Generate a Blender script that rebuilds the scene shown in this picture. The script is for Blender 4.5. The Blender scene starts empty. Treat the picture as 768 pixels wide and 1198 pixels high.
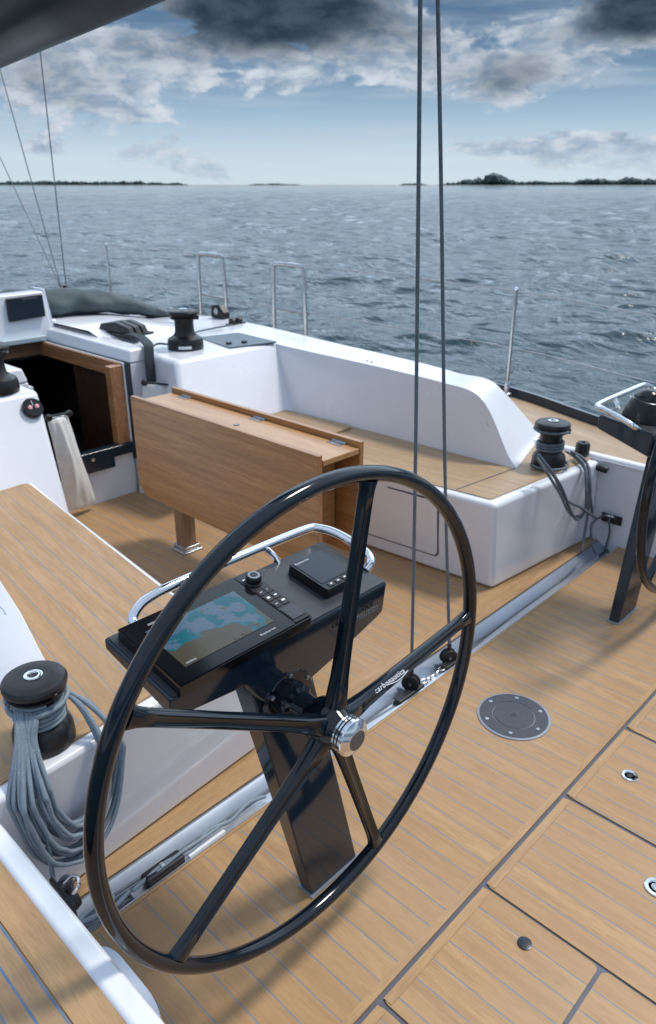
import bpy, bmesh, math, random
import numpy as np
from mathutils import Vector, Matrix, noise as mnoise
R = math.radians
random.seed(7)

# ---------------------------------------------------------------- camera, sky, sun, exposure
sc = bpy.context.scene
EYE = Vector((0, 0, 1.61)); PITCH = 23.6; HEAD = 46.2; F = 877.0
cd = bpy.data.cameras.new('camera'); cam = bpy.data.objects.new('camera', cd)
sc.collection.objects.link(cam); sc.camera = cam
cam.location = EYE; cam.rotation_euler = (R(90 - PITCH), 0, R(-HEAD))
cd.sensor_fit = 'VERTICAL'; cd.sensor_height = 36; cd.sensor_width = 36
cd.lens = 36 * F / 1198; cd.clip_start = 0.05; cd.clip_end = 30000
cd.dof.use_dof = True; cd.dof.focus_distance = 1.5; cd.dof.aperture_fstop = 6.3

sc.view_settings.view_transform = 'Standard'; sc.view_settings.look = 'None'
sc.view_settings.gamma = 1; sc.view_settings.exposure = 0.0

SUN_EL, SUN_HEAD = 60.0, 110.0          # heading clockwise from the bow (+Y)
sl = bpy.data.lights.new('sun', 'SUN'); sl.energy = 2.6; sl.angle = R(10); sl.color = (1, 0.93, 0.84)
sun = bpy.data.objects.new('sun', sl); sc.collection.objects.link(sun)
sdir = Vector((math.sin(R(SUN_HEAD)) * math.cos(R(SUN_EL)), math.cos(R(SUN_HEAD)) * math.cos(R(SUN_EL)), math.sin(R(SUN_EL))))
sun.rotation_euler = sdir.to_track_quat('Z', 'Y').to_euler()

wd = bpy.data.worlds.new('World'); sc.world = wd; wd.use_nodes = True

class NT:
    def __init__(s, t): s.t = t; s.n = t.nodes; s.l = t.links
    def add(s, typ, **kw):
        x = s.n.new(typ)
        for k, v in kw.items(): setattr(x, k, v)
        return x
    def put(s, sock, v):
        if isinstance(v, (int, float)): sock.default_value = v
        elif isinstance(v, (tuple, list)):
            sock.default_value = tuple(v) + ((1,) if len(v) == 3 and len(sock.default_value) == 4 else ())
        else: s.l.new(v, sock)
    def m(s, op, a, b=None, c=None, clamp=False):
        x = s.add('ShaderNodeMath', operation=op, use_clamp=clamp)
        for i, v in enumerate((a, b, c)):
            if v is not None: s.put(x.inputs[i], v)
        return x.outputs[0]
    def vm(s, op, a, b=None):
        x = s.add('ShaderNodeVectorMath', operation=op)
        s.put(x.inputs[0], a)
        if b is not None: s.put(x.inputs[1], b)
        return x.outputs[1] if op in ('DOT_PRODUCT', 'LENGTH') else x.outputs[0]
    def mix(s, f, a, b):
        x = s.add('ShaderNodeMix', data_type='RGBA')
        s.put(x.inputs[0], f); s.put(x.inputs[6], a); s.put(x.inputs[7], b)
        return x.outputs[2]
    def mr(s, v, a, b, c=0.0, d=1.0, smooth=True):
        x = s.add('ShaderNodeMapRange', interpolation_type='SMOOTHSTEP' if smooth else 'LINEAR')
        for i, w in enumerate((v, a, b, c, d)): s.put(x.inputs[i], w)
        return x.outputs[0]
    def noise(s, vec, scale, detail=4, rough=0.5, dist=0.0, col=False):
        x = s.add('ShaderNodeTexNoise')
        s.put(x.inputs['Vector'], vec); x.inputs['Scale'].default_value = scale
        x.inputs['Detail'].default_value = detail; x.inputs['Roughness'].default_value = rough
        x.inputs['Distortion'].default_value = dist
        return x.outputs[1] if col else x.outputs[0]
    def ramp(s, f, stops):
        x = s.add('ShaderNodeValToRGB'); e = x.color_ramp.elements
        while len(e) < len(stops): e.new(0.5)
        for el, (p, c) in zip(e, stops): el.position = p; el.color = tuple(c) + (1,)
        s.put(x.inputs[0], f); return x.outputs[0]

def build_world():
    W = NT(wd.node_tree); W.n.clear()
    out = W.add('ShaderNodeOutputWorld'); bg = W.add('ShaderNodeBackground')
    W.l.new(bg.outputs[0], out.inputs[0])
    sky = W.add('ShaderNodeTexSky', sky_type='NISHITA', sun_disc=False, sun_elevation=R(SUN_EL), sun_rotation=R(SUN_HEAD),
                air_density=1.0, dust_density=1.2, ozone_density=2.0, altitude=0)
    tc = W.add('ShaderNodeTexCoord'); d = tc.outputs['Generated']
    sp = W.add('ShaderNodeSeparateXYZ'); W.l.new(d, sp.inputs[0]); X, Y, Z = sp.outputs
    az = W.m('MULTIPLY', W.m('ARCTAN2', X, Y), 57.29578)          # degrees from the bow
    el = W.m('MULTIPLY', W.m('ARCSINE', Z), 57.29578)
    cx = W.add('ShaderNodeCombineXYZ'); W.l.new(X, cx.inputs[0]); W.l.new(Y, cx.inputs[1])
    W.l.new(W.m('MULTIPLY', Z, 2.3), cx.inputs[2]); P = cx.outputs[0]
    c2 = W.add('ShaderNodeCombineXYZ'); W.l.new(X, c2.inputs[0]); W.l.new(Y, c2.inputs[1]); W.l.new(W.m('MULTIPLY', Z, 9.0), c2.inputs[2])
    warp = W.noise(P, 7, 4, 0.55, col=True)
    P2 = W.vm('ADD', P, W.vm('MULTIPLY', W.vm('SUBTRACT', warp, (0.5, 0.5, 0.5)), (0.09, 0.09, 0.07)))
    n1 = W.noise(P2, 9.0, 12, 0.60)
    n2 = W.noise(P2, 30.0, 9, 0.58)
    n3 = W.noise(W.vm('ADD', P2, (0.0, 0.0, 0.045)), 13.0, 5, 0.5)
    streak = W.noise(c2.outputs[0], 5.0, 5, 0.5)
    D = W.m('ADD', W.m('MULTIPLY', W.m('SUBTRACT', n1, 0.5), 2.9), W.m('MULTIPLY', W.m('SUBTRACT', n2, 0.5), 1.0))
    def blob(a, e, sa, se, amp):
        u = W.m('DIVIDE', W.m('SUBTRACT', az, a), sa); v = W.m('DIVIDE', W.m('SUBTRACT', el, e), se)
        r = W.m('ADD', W.m('MULTIPLY', u, u), W.m('MULTIPLY', v, v))
        return W.m('MULTIPLY', W.m('POWER', 2.71828, W.m('MULTIPLY', r, -1.0)), amp)
    def pxs(x, y): return HEAD + math.degrees(math.atan((x - 384) / 957)), math.degrees(math.atan((599 - y) / 877)) - PITCH
    K = W.m('MULTIPLY', W.m('SUBTRACT', n3, .5), .8)                # where a cloud's underside goes dark
    for x, y, sa, se, amp, dk in [(320, 12, 8.0, 2.3, 1.15, 1.5), (190, 80, 8.0, 2.5, .66, .12), (70, 110, 6, 3.0, .55, .28), (600, 62, 6.4, 2.6, .80, .22), (520, 100, 4.0, 1.6, .35, .05),
             (585, 98, 3.2, 1.1, .22, .42), (450, 50, 3.6, 2.2, .42, .1), (745, 15, 5.0, 2.2, 1.0, 1.45), (650, 172, 13, .9, .46, -.35), (230, 198, 2.0, .4, .42, -.3), (60, 174, 1.5, .6, .55, 0),
             (350, 92, 3.5, .7, .35, -.2), (680, 105, 1.6, .5, .3, -.3),
             (540, 4, 4.5, .9, -1.1, 0), (430, 140, 6, 1.5, -.6, 0), (330, 160, 9, 1.2, -.5, 0), (700, 125, 5, 1.2, -.6, 0), (190, 25, 2.2, 1.2, -.7, 0)]:
        a, e = pxs(x, y); bl = blob(a, e, sa, se, 1.0)
        D = W.m('ADD', D, W.m('MULTIPLY', bl, amp))
        if dk: K = W.m('ADD', K, W.m('MULTIPLY', bl, dk))
    D = W.m('ADD', D, W.mr(el, 9, 22, -0.16, 0.34))       # broken cloud overhead, thinner low down
    cov = W.mr(D, 0.04, 0.36)
    core = W.mr(W.m('ADD', K, W.m('MULTIPLY', D, .35)), 0.15, 1.35)
    hi = W.mr(n2, 0.33, 0.68)
    lit = W.mix(hi, (4.0, 5.4, 7.2), (9.2, 10.0, 11.0))
    dark = W.mix(hi, (0.36, 0.62, 1.05), (0.85, 1.25, 1.85))
    cloud = W.mix(core, lit, dark)
    cloud = W.mix(W.mr(el, 13, 26), cloud, W.mix(W.mr(D, .3, 1.3), (9.6, 11.2, 13.6), (4.6, 5.7, 7.6)))
    grad = W.ramp(W.mr(el, 0.0, 11.5, smooth=False), [(0.0, (9.6, 11.2, 12.4)), (.14, (9.0, 10.9, 12.3)), (.36, (5.4, 7.7, 10.0)), (.62, (2.2, 3.8, 5.9)), (1.0, (.85, 1.9, 3.6))])
    base = W.mix(0.12, grad, sky.outputs[0])
    base = W.mix(W.mr(el, 10.6, 17), base, W.mix(0.25, (4.6, 7.3, 11.6), sky.outputs[0]))
    glow = W.m('MULTIPLY', W.m('MULTIPLY', W.mr(el, 10.9, 14.5), W.mr(el, 58, 28)), W.mr(W.m('ABSOLUTE', W.m('SUBTRACT', az, 62)), 95, 20))
    base = W.mix(glow, base, (21, 26, 32))        # bright veiled sun-side sky just above the picture
    thin = W.m('MULTIPLY', W.mr(streak, .46, .68), W.mr(el, 1.0, 3.0, .22, .42))
    base = W.mix(W.m('MULTIPLY', thin, W.mr(el, 13, 9)), base, (7.6, 8.8, 10.0))
    cloud = W.mix(W.m('MULTIPLY', glow, .8), cloud, (21, 26, 31))
    cloud = W.mix(W.mr(el, 3.4, 0.3, 0, 0.55), cloud, base)
    col = W.mix(cov, base, cloud)
    W.l.new(col, bg.inputs[0]); bg.inputs[1].default_value = 0.072
build_world()

# ---------------------------------------------------------------- measuring helpers (boat axes: X starboard, Y bow, Z up)
_fw = Vector((math.sin(R(HEAD)) * math.cos(R(PITCH)), math.cos(R(HEAD)) * math.cos(R(PITCH)), -math.sin(R(PITCH))))
_rt = Vector((math.cos(R(HEAD)), -math.sin(R(HEAD)), 0)); _up = _rt.cross(_fw)
def _ray(x, y): return _fw + _rt * ((x - 384) / F) + _up * ((599 - y) / F)
def at_z(x, y, z): d = _ray(x, y); return EYE + d * ((z - EYE.z) / d.z)
def at_y(x, y, Y): d = _ray(x, y); return EYE + d * (Y / d.y)
def at_x(x, y, X): d = _ray(x, y); return EYE + d * (X / d.x)
CX = 1.868                                    # the boat's centreline

# ---------------------------------------------------------------- object helpers
COL = sc.collection
def tag(o, label=None, cat=None, group=None, kind=None):
    if label: o['label'] = label
    if cat: o['category'] = cat
    if group: o['group'] = group
    if kind: o['kind'] = kind
    return o
def thing(name, loc, label, cat, group=None, kind=None):
    o = bpy.data.objects.new(name, None); COL.objects.link(o); o.location = loc; o.empty_display_size = 0.05
    return tag(o, label, cat, group, kind)
def origin(o):
    v = Vector((0, 0, 0))
    while o: v += o.location; o = o.parent
    return v
def mk(name, bm, mat, parent=None, bevel=0, seg=3, smooth=True, angle=35, sub=0):
    me = bpy.data.meshes.new(name)
    bmesh.ops.recalc_face_normals(bm, faces=bm.faces[:])
    if parent: bmesh.ops.translate(bm, verts=bm.verts[:], vec=-origin(parent))
    if smooth:
        for f in bm.faces: f.smooth = True
        if not bevel and not sub:
            for e in bm.edges:
                if len(e.link_faces) == 2 and e.calc_face_angle(0) > R(angle): e.smooth = False
    bm.to_mesh(me); bm.free()
    o = bpy.data.objects.new(name, me); COL.objects.link(o)
    if isinstance(mat, (list, tuple)):
        for x in mat: me.materials.append(x)
    else: me.materials.append(mat)
    if parent: o.parent = parent
    if bevel:
        b = o.modifiers.new('bevel', 'BEVEL'); b.width = bevel; b.segments = seg; b.limit_method = 'ANGLE'; b.angle_limit = R(28)
        b.harden_normals = True
    if sub:
        s = o.modifiers.new('subsurf', 'SUBSURF'); s.levels = s.render_levels = sub
    return o
def copy_tree(o, parent=None):
    c = o.copy(); COL.objects.link(c)
    if parent: c.parent = parent
    for ch in list(o.children): copy_tree(ch, c)
    return c

def NB(): return bmesh.new()
def box(bm, x0, x1, y0, y1, z0, z1):
    return hexa(bm, [(x0, y0, z0), (x1, y0, z0), (x1, y1, z0), (x0, y1, z0), (x0, y0, z1), (x1, y0, z1), (x1, y1, z1), (x0, y1, z1)])
def hexa(bm, p):
    v = [bm.verts.new(Vector(q)) for q in p]
    for f in ((3, 2, 1, 0), (4, 5, 6, 7), (0, 1, 5, 4), (1, 2, 6, 5), (2, 3, 7, 6), (3, 0, 4, 7)): bm.faces.new([v[i] for i in f])
    return bm
def prism(bm, bot, top):
    a = [bm.verts.new(Vector(q)) for q in bot]; b = [bm.verts.new(Vector(q)) for q in top]; n = len(a)
    bm.faces.new(a[::-1]); bm.faces.new(b)
    for i in range(n): bm.faces.new((a[i], a[(i + 1) % n], b[(i + 1) % n], b[i]))
    return bm
def slab(bm, poly, z0, z1):
    return prism(bm, [(x, y, z0) for x, y in poly], [(x, y, z1) for x, y in poly])
def loft(bm, rings, cap=True, closed=True):
    V = [[bm.verts.new(Vector(q)) for q in r] for r in rings]; n = len(V[0])
    for a, b in zip(V, V[1:]):
        for i in range(n if closed else n - 1): bm.faces.new((a[i], a[(i + 1) % n], b[(i + 1) % n], b[i]))
    if cap and closed: bm.faces.new(V[0][::-1]); bm.faces.new(V[-1])
    return bm
def smooth_path(pts, n=8, closed=False):
    pts = [Vector(p) for p in pts]; out = []; N = len(pts)
    rng = range(N if closed else N - 1)
    for i in rng:
        if closed: p0, p1, p2, p3 = pts[i - 1], pts[i], pts[(i + 1) % N], pts[(i + 2) % N]
        else: p0, p1, p2, p3 = pts[max(i - 1, 0)], pts[i], pts[i + 1], pts[min(i + 2, N - 1)]
        for k in range(n):
            t = k / n
            out.append(0.5 * ((2 * p1) + (-p0 + p2) * t + (2 * p0 - 5 * p1 + 4 * p2 - p3) * t * t + (-p0 + 3 * p1 - 3 * p2 + p3) * t ** 3))
    if not closed: out.append(pts[-1])
    return out
def tube(bm, pts, r, seg=10, closed=False, smooth=0, caps=True):
    if smooth: pts = smooth_path(pts, smooth, closed)
    pts = [Vector(p) for p in pts]; N = len(pts); rr = r if isinstance(r, (list, tuple)) else None
    up = None; rings = []
    for i, p in enumerate(pts):
        a = pts[i - 1] if (i or closed) else p; b = pts[(i + 1) % N] if (i < N - 1 or closed) else p
        t = (b - a).normalized()
        if up is None:
            up = t.cross(Vector((0, 0, 1)))
            if up.length < .1: up = t.cross(Vector((1, 0, 0)))
        up = (up - t * up.dot(t)).normalized(); s = t.cross(up)
        k = rr[min(int(i * len(rr) / N), len(rr) - 1)] if rr else r
        rings.append([p + (up * math.cos(q) + s * math.sin(q)) * k for q in [2 * math.pi * j / seg for j in range(seg)]])
    V = [[bm.verts.new(q) for q in rg] for rg in rings]
    M = len(V)
    for i in range(M if closed else M - 1):
        A, B = V[i], V[(i + 1) % M]
        off = 0
        if closed and i == M - 1: off = min(range(seg), key=lambda o: (B[o].co - A[0].co).length)
        for j in range(seg): bm.faces.new((A[j], A[(j + 1) % seg], B[(j + 1 + off) % seg], B[(j + off) % seg]))
    if caps and not closed: bm.faces.new(V[0][::-1]); bm.faces.new(V[-1])
    return bm
def lathe(bm, prof, c=(0, 0, 0), seg=40, axis=(0, 0, 1), ell=(1, 1)):
    q = Vector((0, 0, 1)).rotation_difference(Vector(axis)); c = Vector(c); rings = []
    for r, z in prof:
        if r < 1e-6: rings.append([bm.verts.new(c + q @ Vector((0, 0, z)))])
        else: rings.append([bm.verts.new(c + q @ Vector((r * ell[0] * math.cos(2 * math.pi * j / seg), r * ell[1] * math.sin(2 * math.pi * j / seg), z))) for j in range(seg)])
    for a, b in zip(rings, rings[1:]):
        for j in range(seg):
            k = (j + 1) % seg
            if len(a) == 1 and len(b) == 1: continue
            if len(a) == 1: bm.faces.new((a[0], b[k], b[j]))
            elif len(b) == 1: bm.faces.new((a[j], a[k], b[0]))
            else: bm.faces.new((a[j], a[k], b[k], b[j]))
    for r in (rings[0], rings[-1]):
        if len(r) > 1: bm.faces.new(r)
    return bm
def rounded(poly, r, n=5):
    out = []; N = len(poly)
    for i in range(N):
        p = Vector(poly[i]).to_2d(); a = (Vector(poly[i - 1]).to_2d() - p); b = (Vector(poly[(i + 1) % N]).to_2d() - p)
        k = min(r, a.length * .45, b.length * .45); A = p + a.normalized() * k; B = p + b.normalized() * k
        for j in range(n + 1):
            t = j / n; out.append(tuple((1 - t) ** 2 * A + 2 * t * (1 - t) * p + t * t * B))
    return out
def text_bm(s, size, M, extrude=0.0006, spacing=1.0):
    cu = bpy.data.curves.new('lettering', 'FONT'); cu.body = s; cu.size = size; cu.extrude = extrude; cu.space_character = spacing; cu.resolution_u = 3
    ob = bpy.data.objects.new('lettering', cu); COL.objects.link(ob)
    dg = bpy.context.evaluated_depsgraph_get(); me = bpy.data.meshes.new_from_object(ob.evaluated_get(dg))
    bm = NB(); bm.from_mesh(me); bmesh.ops.transform(bm, matrix=M, verts=bm.verts[:])
    bpy.data.objects.remove(ob); bpy.data.curves.remove(cu); bpy.data.meshes.remove(me)
    return bm
def frame(o, x, y):
    x = Vector(x).normalized(); y = Vector(y); y = (y - x * y.dot(x)).normalized(); z = x.cross(y)
    M = Matrix.Identity(4)
    for i, v in enumerate((x, y, z)): M[0][i], M[1][i], M[2][i] = v
    M[0][3], M[1][3], M[2][3] = o
    return M

# ---------------------------------------------------------------- materials
def new_mat(name):
    m = bpy.data.materials.new(name); m.use_nodes = True; t = NT(m.node_tree)
    return m, t, m.node_tree.nodes['Principled BSDF']
def bumpn(t, h, strength, dist):
    b = t.add('ShaderNodeBump'); b.inputs['Strength'].default_value = strength; b.inputs['Distance'].default_value = dist
    t.l.new(h, b.inputs['Height']); return b.outputs[0]
def plain(name, col, rough=.4, metal=0, coat=0, var=0.12, nscale=30, bump=0, bscale=200, spec=None, coat_rough=.05):
    m, t, p = new_mat(name); tc = t.add('ShaderNodeTexCoord').outputs['Object']
    n = t.noise(tc, nscale, 5, .6)
    t.put(p.inputs['Base Color'], t.mix(t.mr(n, .3, .7), tuple(c * (1 - var) for c in col), tuple(min(1, c * (1 + var)) for c in col)))
    t.put(p.inputs['Roughness'], t.mr(t.noise(tc, nscale * .4, 4, .6), .3, .7, rough * .85, min(1, rough * 1.2)))
    p.inputs['Metallic'].default_value = metal
    if coat: p.inputs['Coat Weight'].default_value = coat; p.inputs['Coat Roughness'].default_value = coat_rough
    if spec is not None: p.inputs['Specular IOR Level'].default_value = spec
    if bump: t.put(p.inputs['Normal'], bumpn(t, t.noise(tc, bscale, 4, .6), bump, .002))
    return m

def teak(name, pitch=.055, phase=0.0, skew=0.0, axis='Y', lines=True, light=(.485, .298, .143), darkc=(.21, .112, .046), lw=.0040, rough=.45, y0=0, seam=(.18, .205, .24)):
    """laid teak: planks run along `axis`, grey-blue caulk between them, grain, per-plank tint and a few tar streaks"""
    m, t, p = new_mat(name); tc = t.add('ShaderNodeTexCoord').outputs['Object']
    s = t.add('ShaderNodeSeparateXYZ'); t.l.new(tc, s.inputs[0])
    a, b = (s.outputs[0], s.outputs[1]) if axis == 'Y' else (s.outputs[1], s.outputs[0])
    a = t.m('SUBTRACT', a, t.m('MULTIPLY', t.m('SUBTRACT', b, y0), skew))
    u = t.m('DIVIDE', t.m('SUBTRACT', a, phase), pitch)
    fl = t.m('FLOOR', u); fr = t.m('SUBTRACT', u, fl)
    edge = t.m('MULTIPLY', t.m('SUBTRACT', .5, t.m('ABSOLUTE', t.m('SUBTRACT', fr, .5))), pitch)   # metres from the seam
    wn = t.add('ShaderNodeTexWhiteNoise', noise_dimensions='1D'); t.l.new(fl, wn.inputs['W']); rnd = wn.outputs['Value']
    W_ = 1 if lines else 0
    def gr(ka, kb, sc, det, ro, dist=0.0, seed=0.0):
        c = t.add('ShaderNodeCombineXYZ'); t.put(c.inputs[0], t.m('MULTIPLY', a, ka)); t.put(c.inputs[1], t.m('ADD', t.m('MULTIPLY', b, kb), t.m('MULTIPLY', rnd, 31 * W_)))
        t.put(c.inputs[2], t.m('ADD', t.m('MULTIPLY', rnd, 17 * W_), t.m('ADD', s.outputs[2], seed))); return t.noise(c.outputs[0], sc, det, ro, dist)
    g = gr(17, 1.5, 2.2, 8, .66, .6)
    fine = gr(150, 7, 3.0, 4, .62, 0, 3)
    short = gr(60, 9, 2.4, 4, .6, 0, 8)
    spots = t.mr(gr(30, 3.2, 3.0, 5, .7, .3, 5), .60, .74)
    mid = tuple((x * .50 + y * .50) for x, y in zip(light, darkc))
    col = t.mix(t.mr(g, .30, .70), mid, light)
    col = t.mix(t.m('MULTIPLY', t.mr(fine, .40, .72), .36), col, darkc)
    col = t.mix(t.m('MULTIPLY', t.mr(short, .48, .72), .34), col, darkc)
    col = t.mix(t.m('MULTIPLY', spots, .45), col, tuple(x * .80 for x in darkc))
    blot = t.noise(tc, 2.1, 5, .6)
    col = t.mix(t.mr(blot, .38, .66, 0, .38), col, (.41, .285, .16))
    stain = t.mr(t.noise(tc, 7.5, 6, .68, .4), .56, .74); col = t.mix(t.m('MULTIPLY', stain, .22), col, darkc)
    if lines:
        col = t.mix(t.m('MULTIPLY', rnd, .55), col, mid)
        ln = t.mr(edge, lw * .5 + .0010, lw * .5 - .0008)
        wear = t.mr(t.noise(tc, 14, 4, .6), .3, .7, .62, 1.0)
        ln = t.m('MULTIPLY', ln, wear)
        col = t.mix(ln, col, seam)
        h = t.m('SUBTRACT', t.m('MULTIPLY', fine, .25), ln)
    else: h = t.m('MULTIPLY', fine, .4)
    t.put(p.inputs['Base Color'], col)
    t.put(p.inputs['Roughness'], t.mr(g, .2, .8, rough + .08, rough - .08)); p.inputs['Specular IOR Level'].default_value = .45
    t.put(p.inputs['Normal'], bumpn(t, h, .35, .0012))
    return m

def varnished(name, light=(.47, .232, .086), darkc=(.31, .138, .046), ax='Y'):
    m, t, p = new_mat(name); tc = t.add('ShaderNodeTexCoord').outputs['Object']
    mp = t.add('ShaderNodeMapping'); t.l.new(tc, mp.inputs[0])
    mp.inputs['Scale'].default_value = {'Y': (22, 1.1, 22), 'Z': (22, 22, 1.1), 'X': (1.1, 22, 22)}[ax]
    g = t.noise(mp.outputs[0], 1.6, 8, .62, 1.1)
    mp2 = t.add('ShaderNodeMapping'); t.l.new(tc, mp2.inputs[0])
    mp2.inputs['Scale'].default_value = {'Y': (160, 6, 160), 'Z': (160, 160, 6), 'X': (6, 160, 160)}[ax]
    f = t.noise(mp2.outputs[0], 2, 4, .6)
    col = t.mix(t.mr(g, .3, .7), darkc, light)
    col = t.mix(t.m('MULTIPLY', t.mr(f, .42, .72), .5), col, tuple(x * .5 for x in darkc))
    mp3 = t.add('ShaderNodeMapping'); t.l.new(tc, mp3.inputs[0]); mp3.inputs['Scale'].default_value = {'Y': (7, .55, 7), 'Z': (7, 7, .55), 'X': (.55, 7, 7)}[ax]
    col = t.mix(t.mr(t.noise(mp3.outputs[0], 1.3, 4, .6, .8), .48, .66, 0, .38), col, tuple(x * .75 for x in darkc))
    t.put(p.inputs['Base Color'], col); p.inputs['Roughness'].default_value = .42
    p.inputs['Coat Weight'].default_value = .35; p.inputs['Coat Roughness'].default_value = .22
    t.put(p.inputs['Normal'], bumpn(t, f, .15, .001))
    return m

def rope_mat(name, c1, c2, k=260):
    m, t, p = new_mat(name); tc = t.add('ShaderNodeTexCoord').outputs['Object']
    w = t.add('ShaderNodeTexVoronoi'); t.put(w.inputs['Vector'], tc); w.inputs['Scale'].default_value = k * 1.6
    n = t.noise(tc, 40, 4, .6)
    t.put(p.inputs['Base Color'], t.mix(t.m('MULTIPLY', t.mr(w.outputs['Distance'], .1, .6), t.mr(n, .2, .7, .5, 1)), c1, c2))
    p.inputs['Roughness'].default_value = .6
    t.put(p.inputs['Normal'], bumpn(t, w.outputs['Distance'], .25, .0006))
    return m

M_sole = teak('teak_sole', .0615, 1.058)
M_seatP = teak('teak_port_seat', .060, 1.115, skew=.114, y0=2.5)
M_seatS = teak('teak_starboard_seat', .055, 2.62, skew=-.06, y0=2, lw=.003, light=(.47, .335, .20))
M_side = teak('teak_side_deck', .0345, .262, lw=.0042, seam=(.085, .17, .30), light=(.42, .275, .15))
M_sideS = teak('teak_side_deck_far', .055, 3.46, skew=.33, y0=1.4, lw=.003, light=(.50, .36, .22))
M_marg = teak('teak_margin', 1, lines=False)
M_margx = teak('teak_margin_cross', 1, axis='X', lines=False)
M_white = plain('white_gelcoat', (.74, .765, .82), .22, coat=.4, var=.02, nscale=3, bump=.03, bscale=9)
def gelcoat():
    m, t, p = new_mat('white_gelcoat_worn'); tc = t.add('ShaderNodeTexCoord').outputs['Object']
    a = t.noise(tc, 2.3, 5, .6); b = t.noise(tc, 17, 6, .68, .5)
    mp = t.add('ShaderNodeMapping'); t.l.new(tc, mp.inputs[0]); mp.inputs['Scale'].default_value = (24, 24, 1.6)
    dr = t.noise(mp.outputs[0], 1.0, 4, .6)
    col = t.mix(t.mr(a, .3, .7), (.715, .742, .80), (.755, .778, .83))
    col = t.mix(t.m('MULTIPLY', t.mr(b, .64, .80), .10), col, (.50, .50, .50))
    col = t.mix(t.m('MULTIPLY', t.m('MULTIPLY', t.mr(dr, .60, .76), t.mr(a, .4, .6)), .16), col, (.52, .50, .46))
    t.put(p.inputs['Base Color'], col); t.put(p.inputs['Roughness'], t.mr(a, .3, .75, .18, .30))
    p.inputs['Coat Weight'].default_value = .35; p.inputs['Coat Roughness'].default_value = .06
    t.put(p.inputs['Normal'], bumpn(t, t.noise(tc, 2.2, 2, .5), .04, .004))
    return m
M_white = gelcoat()
M_white2 = plain('white_moulding', (.62, .68, .80), .35, var=.02, nscale=4)
M_carbon = plain('black_lacquer', (.003, .007, .013), .085, var=.3, nscale=9, spec=.5)
M_navy = plain('navy_lacquer', (.008, .019, .034), .09, var=.15, nscale=6)
M_podtop = plain('dark_satin_panel', (.035, .04, .047), .33, var=.12, nscale=80, bump=.06, bscale=700)
M_black = plain('black_plastic', (.012, .013, .016), .42, var=.2, nscale=50, bump=.1, bscale=500)
M_blackg = plain('black_gloss_plastic', (.006, .007, .009), .12, var=.2, nscale=10)
M_winch = plain('black_anodised', (.016, .017, .020), .36, metal=.25, var=.15, nscale=60, bump=.05)
M_chrome = plain('polished_steel', (.78, .80, .83), .11, metal=1, var=.05, nscale=12)
M_steel = plain('brushed_steel', (.50, .52, .56), .27, metal=1, var=.12, nscale=30)
M_alu = plain('grey_aluminium', (.27, .32, .40), .30, metal=.35, var=.03, nscale=5)
M_rail = plain('silver_rail', (.60, .63, .68), .30, metal=.9, var=.03, nscale=5)
M_aluD = plain('dark_aluminium', (.04, .045, .055), .3, metal=.6, var=.2, nscale=20)
M_seam = plain('seam_rubber', (.045, .05, .065), .6, var=.15)
M_groove = plain('grey_deck_seal', (.085, .095, .125), .5, var=.1)
M_disc = plain('grey_anodised_plate', (.050, .056, .070), .42, metal=.2, var=.12, nscale=90, bump=.15, bscale=900)
M_ring = plain('pale_seal_ring', (.23, .26, .31), .5, var=.08)
M_table = varnished('table_teak')
M_tableE = varnished('table_end_teak', (.34, .165, .066), (.24, .105, .04), 'X')
M_tabtop = varnished('table_top_teak', (.54, .30, .125), (.42, .21, .08))
M_trim = varnished('companion_teak', (.44, .22, .095), (.28, .125, .05))
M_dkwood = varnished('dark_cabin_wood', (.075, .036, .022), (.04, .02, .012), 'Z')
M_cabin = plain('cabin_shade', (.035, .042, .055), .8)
M_rope = rope_mat('grey_blue_rope', (.265, .335, .40), (.16, .21, .26))
M_roped = rope_mat('slate_rope', (.17, .215, .255), (.07, .095, .12))
M_cloth = plain('canvas_cream', (.70, .71, .70), .85, var=.08, nscale=12, bump=.5, bscale=60)
M_cover = plain('charcoal_canvas', (.060, .085, .095), .7, var=.3, nscale=7, bump=.5, bscale=25)
M_strap = plain('dark_webbing', (.02, .032, .042), .7, var=.2, bump=.4)
M_glass = plain('smoked_glass', (.022, .042, .065), .10, var=.1, nscale=4)
M_screen = plain('dead_screen', (.008, .014, .024), .14, var=.1, nscale=4)
M_letter = plain('white_lettering', (.72, .75, .78), .5, var=.02)
M_letterd = plain('grey_lettering', (.16, .18, .20), .5, var=.02)
M_red = plain('red_mark', (.45, .05, .05), .5, var=.02)
M_boom = plain('dark_boom_paint', (.0035, .0035, .004), .35, spec=.08, coat=0, var=.3, nscale=3)
M_hull = plain('white_hull', (.7, .72, .76), .2, coat=.5, var=.02)

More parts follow.
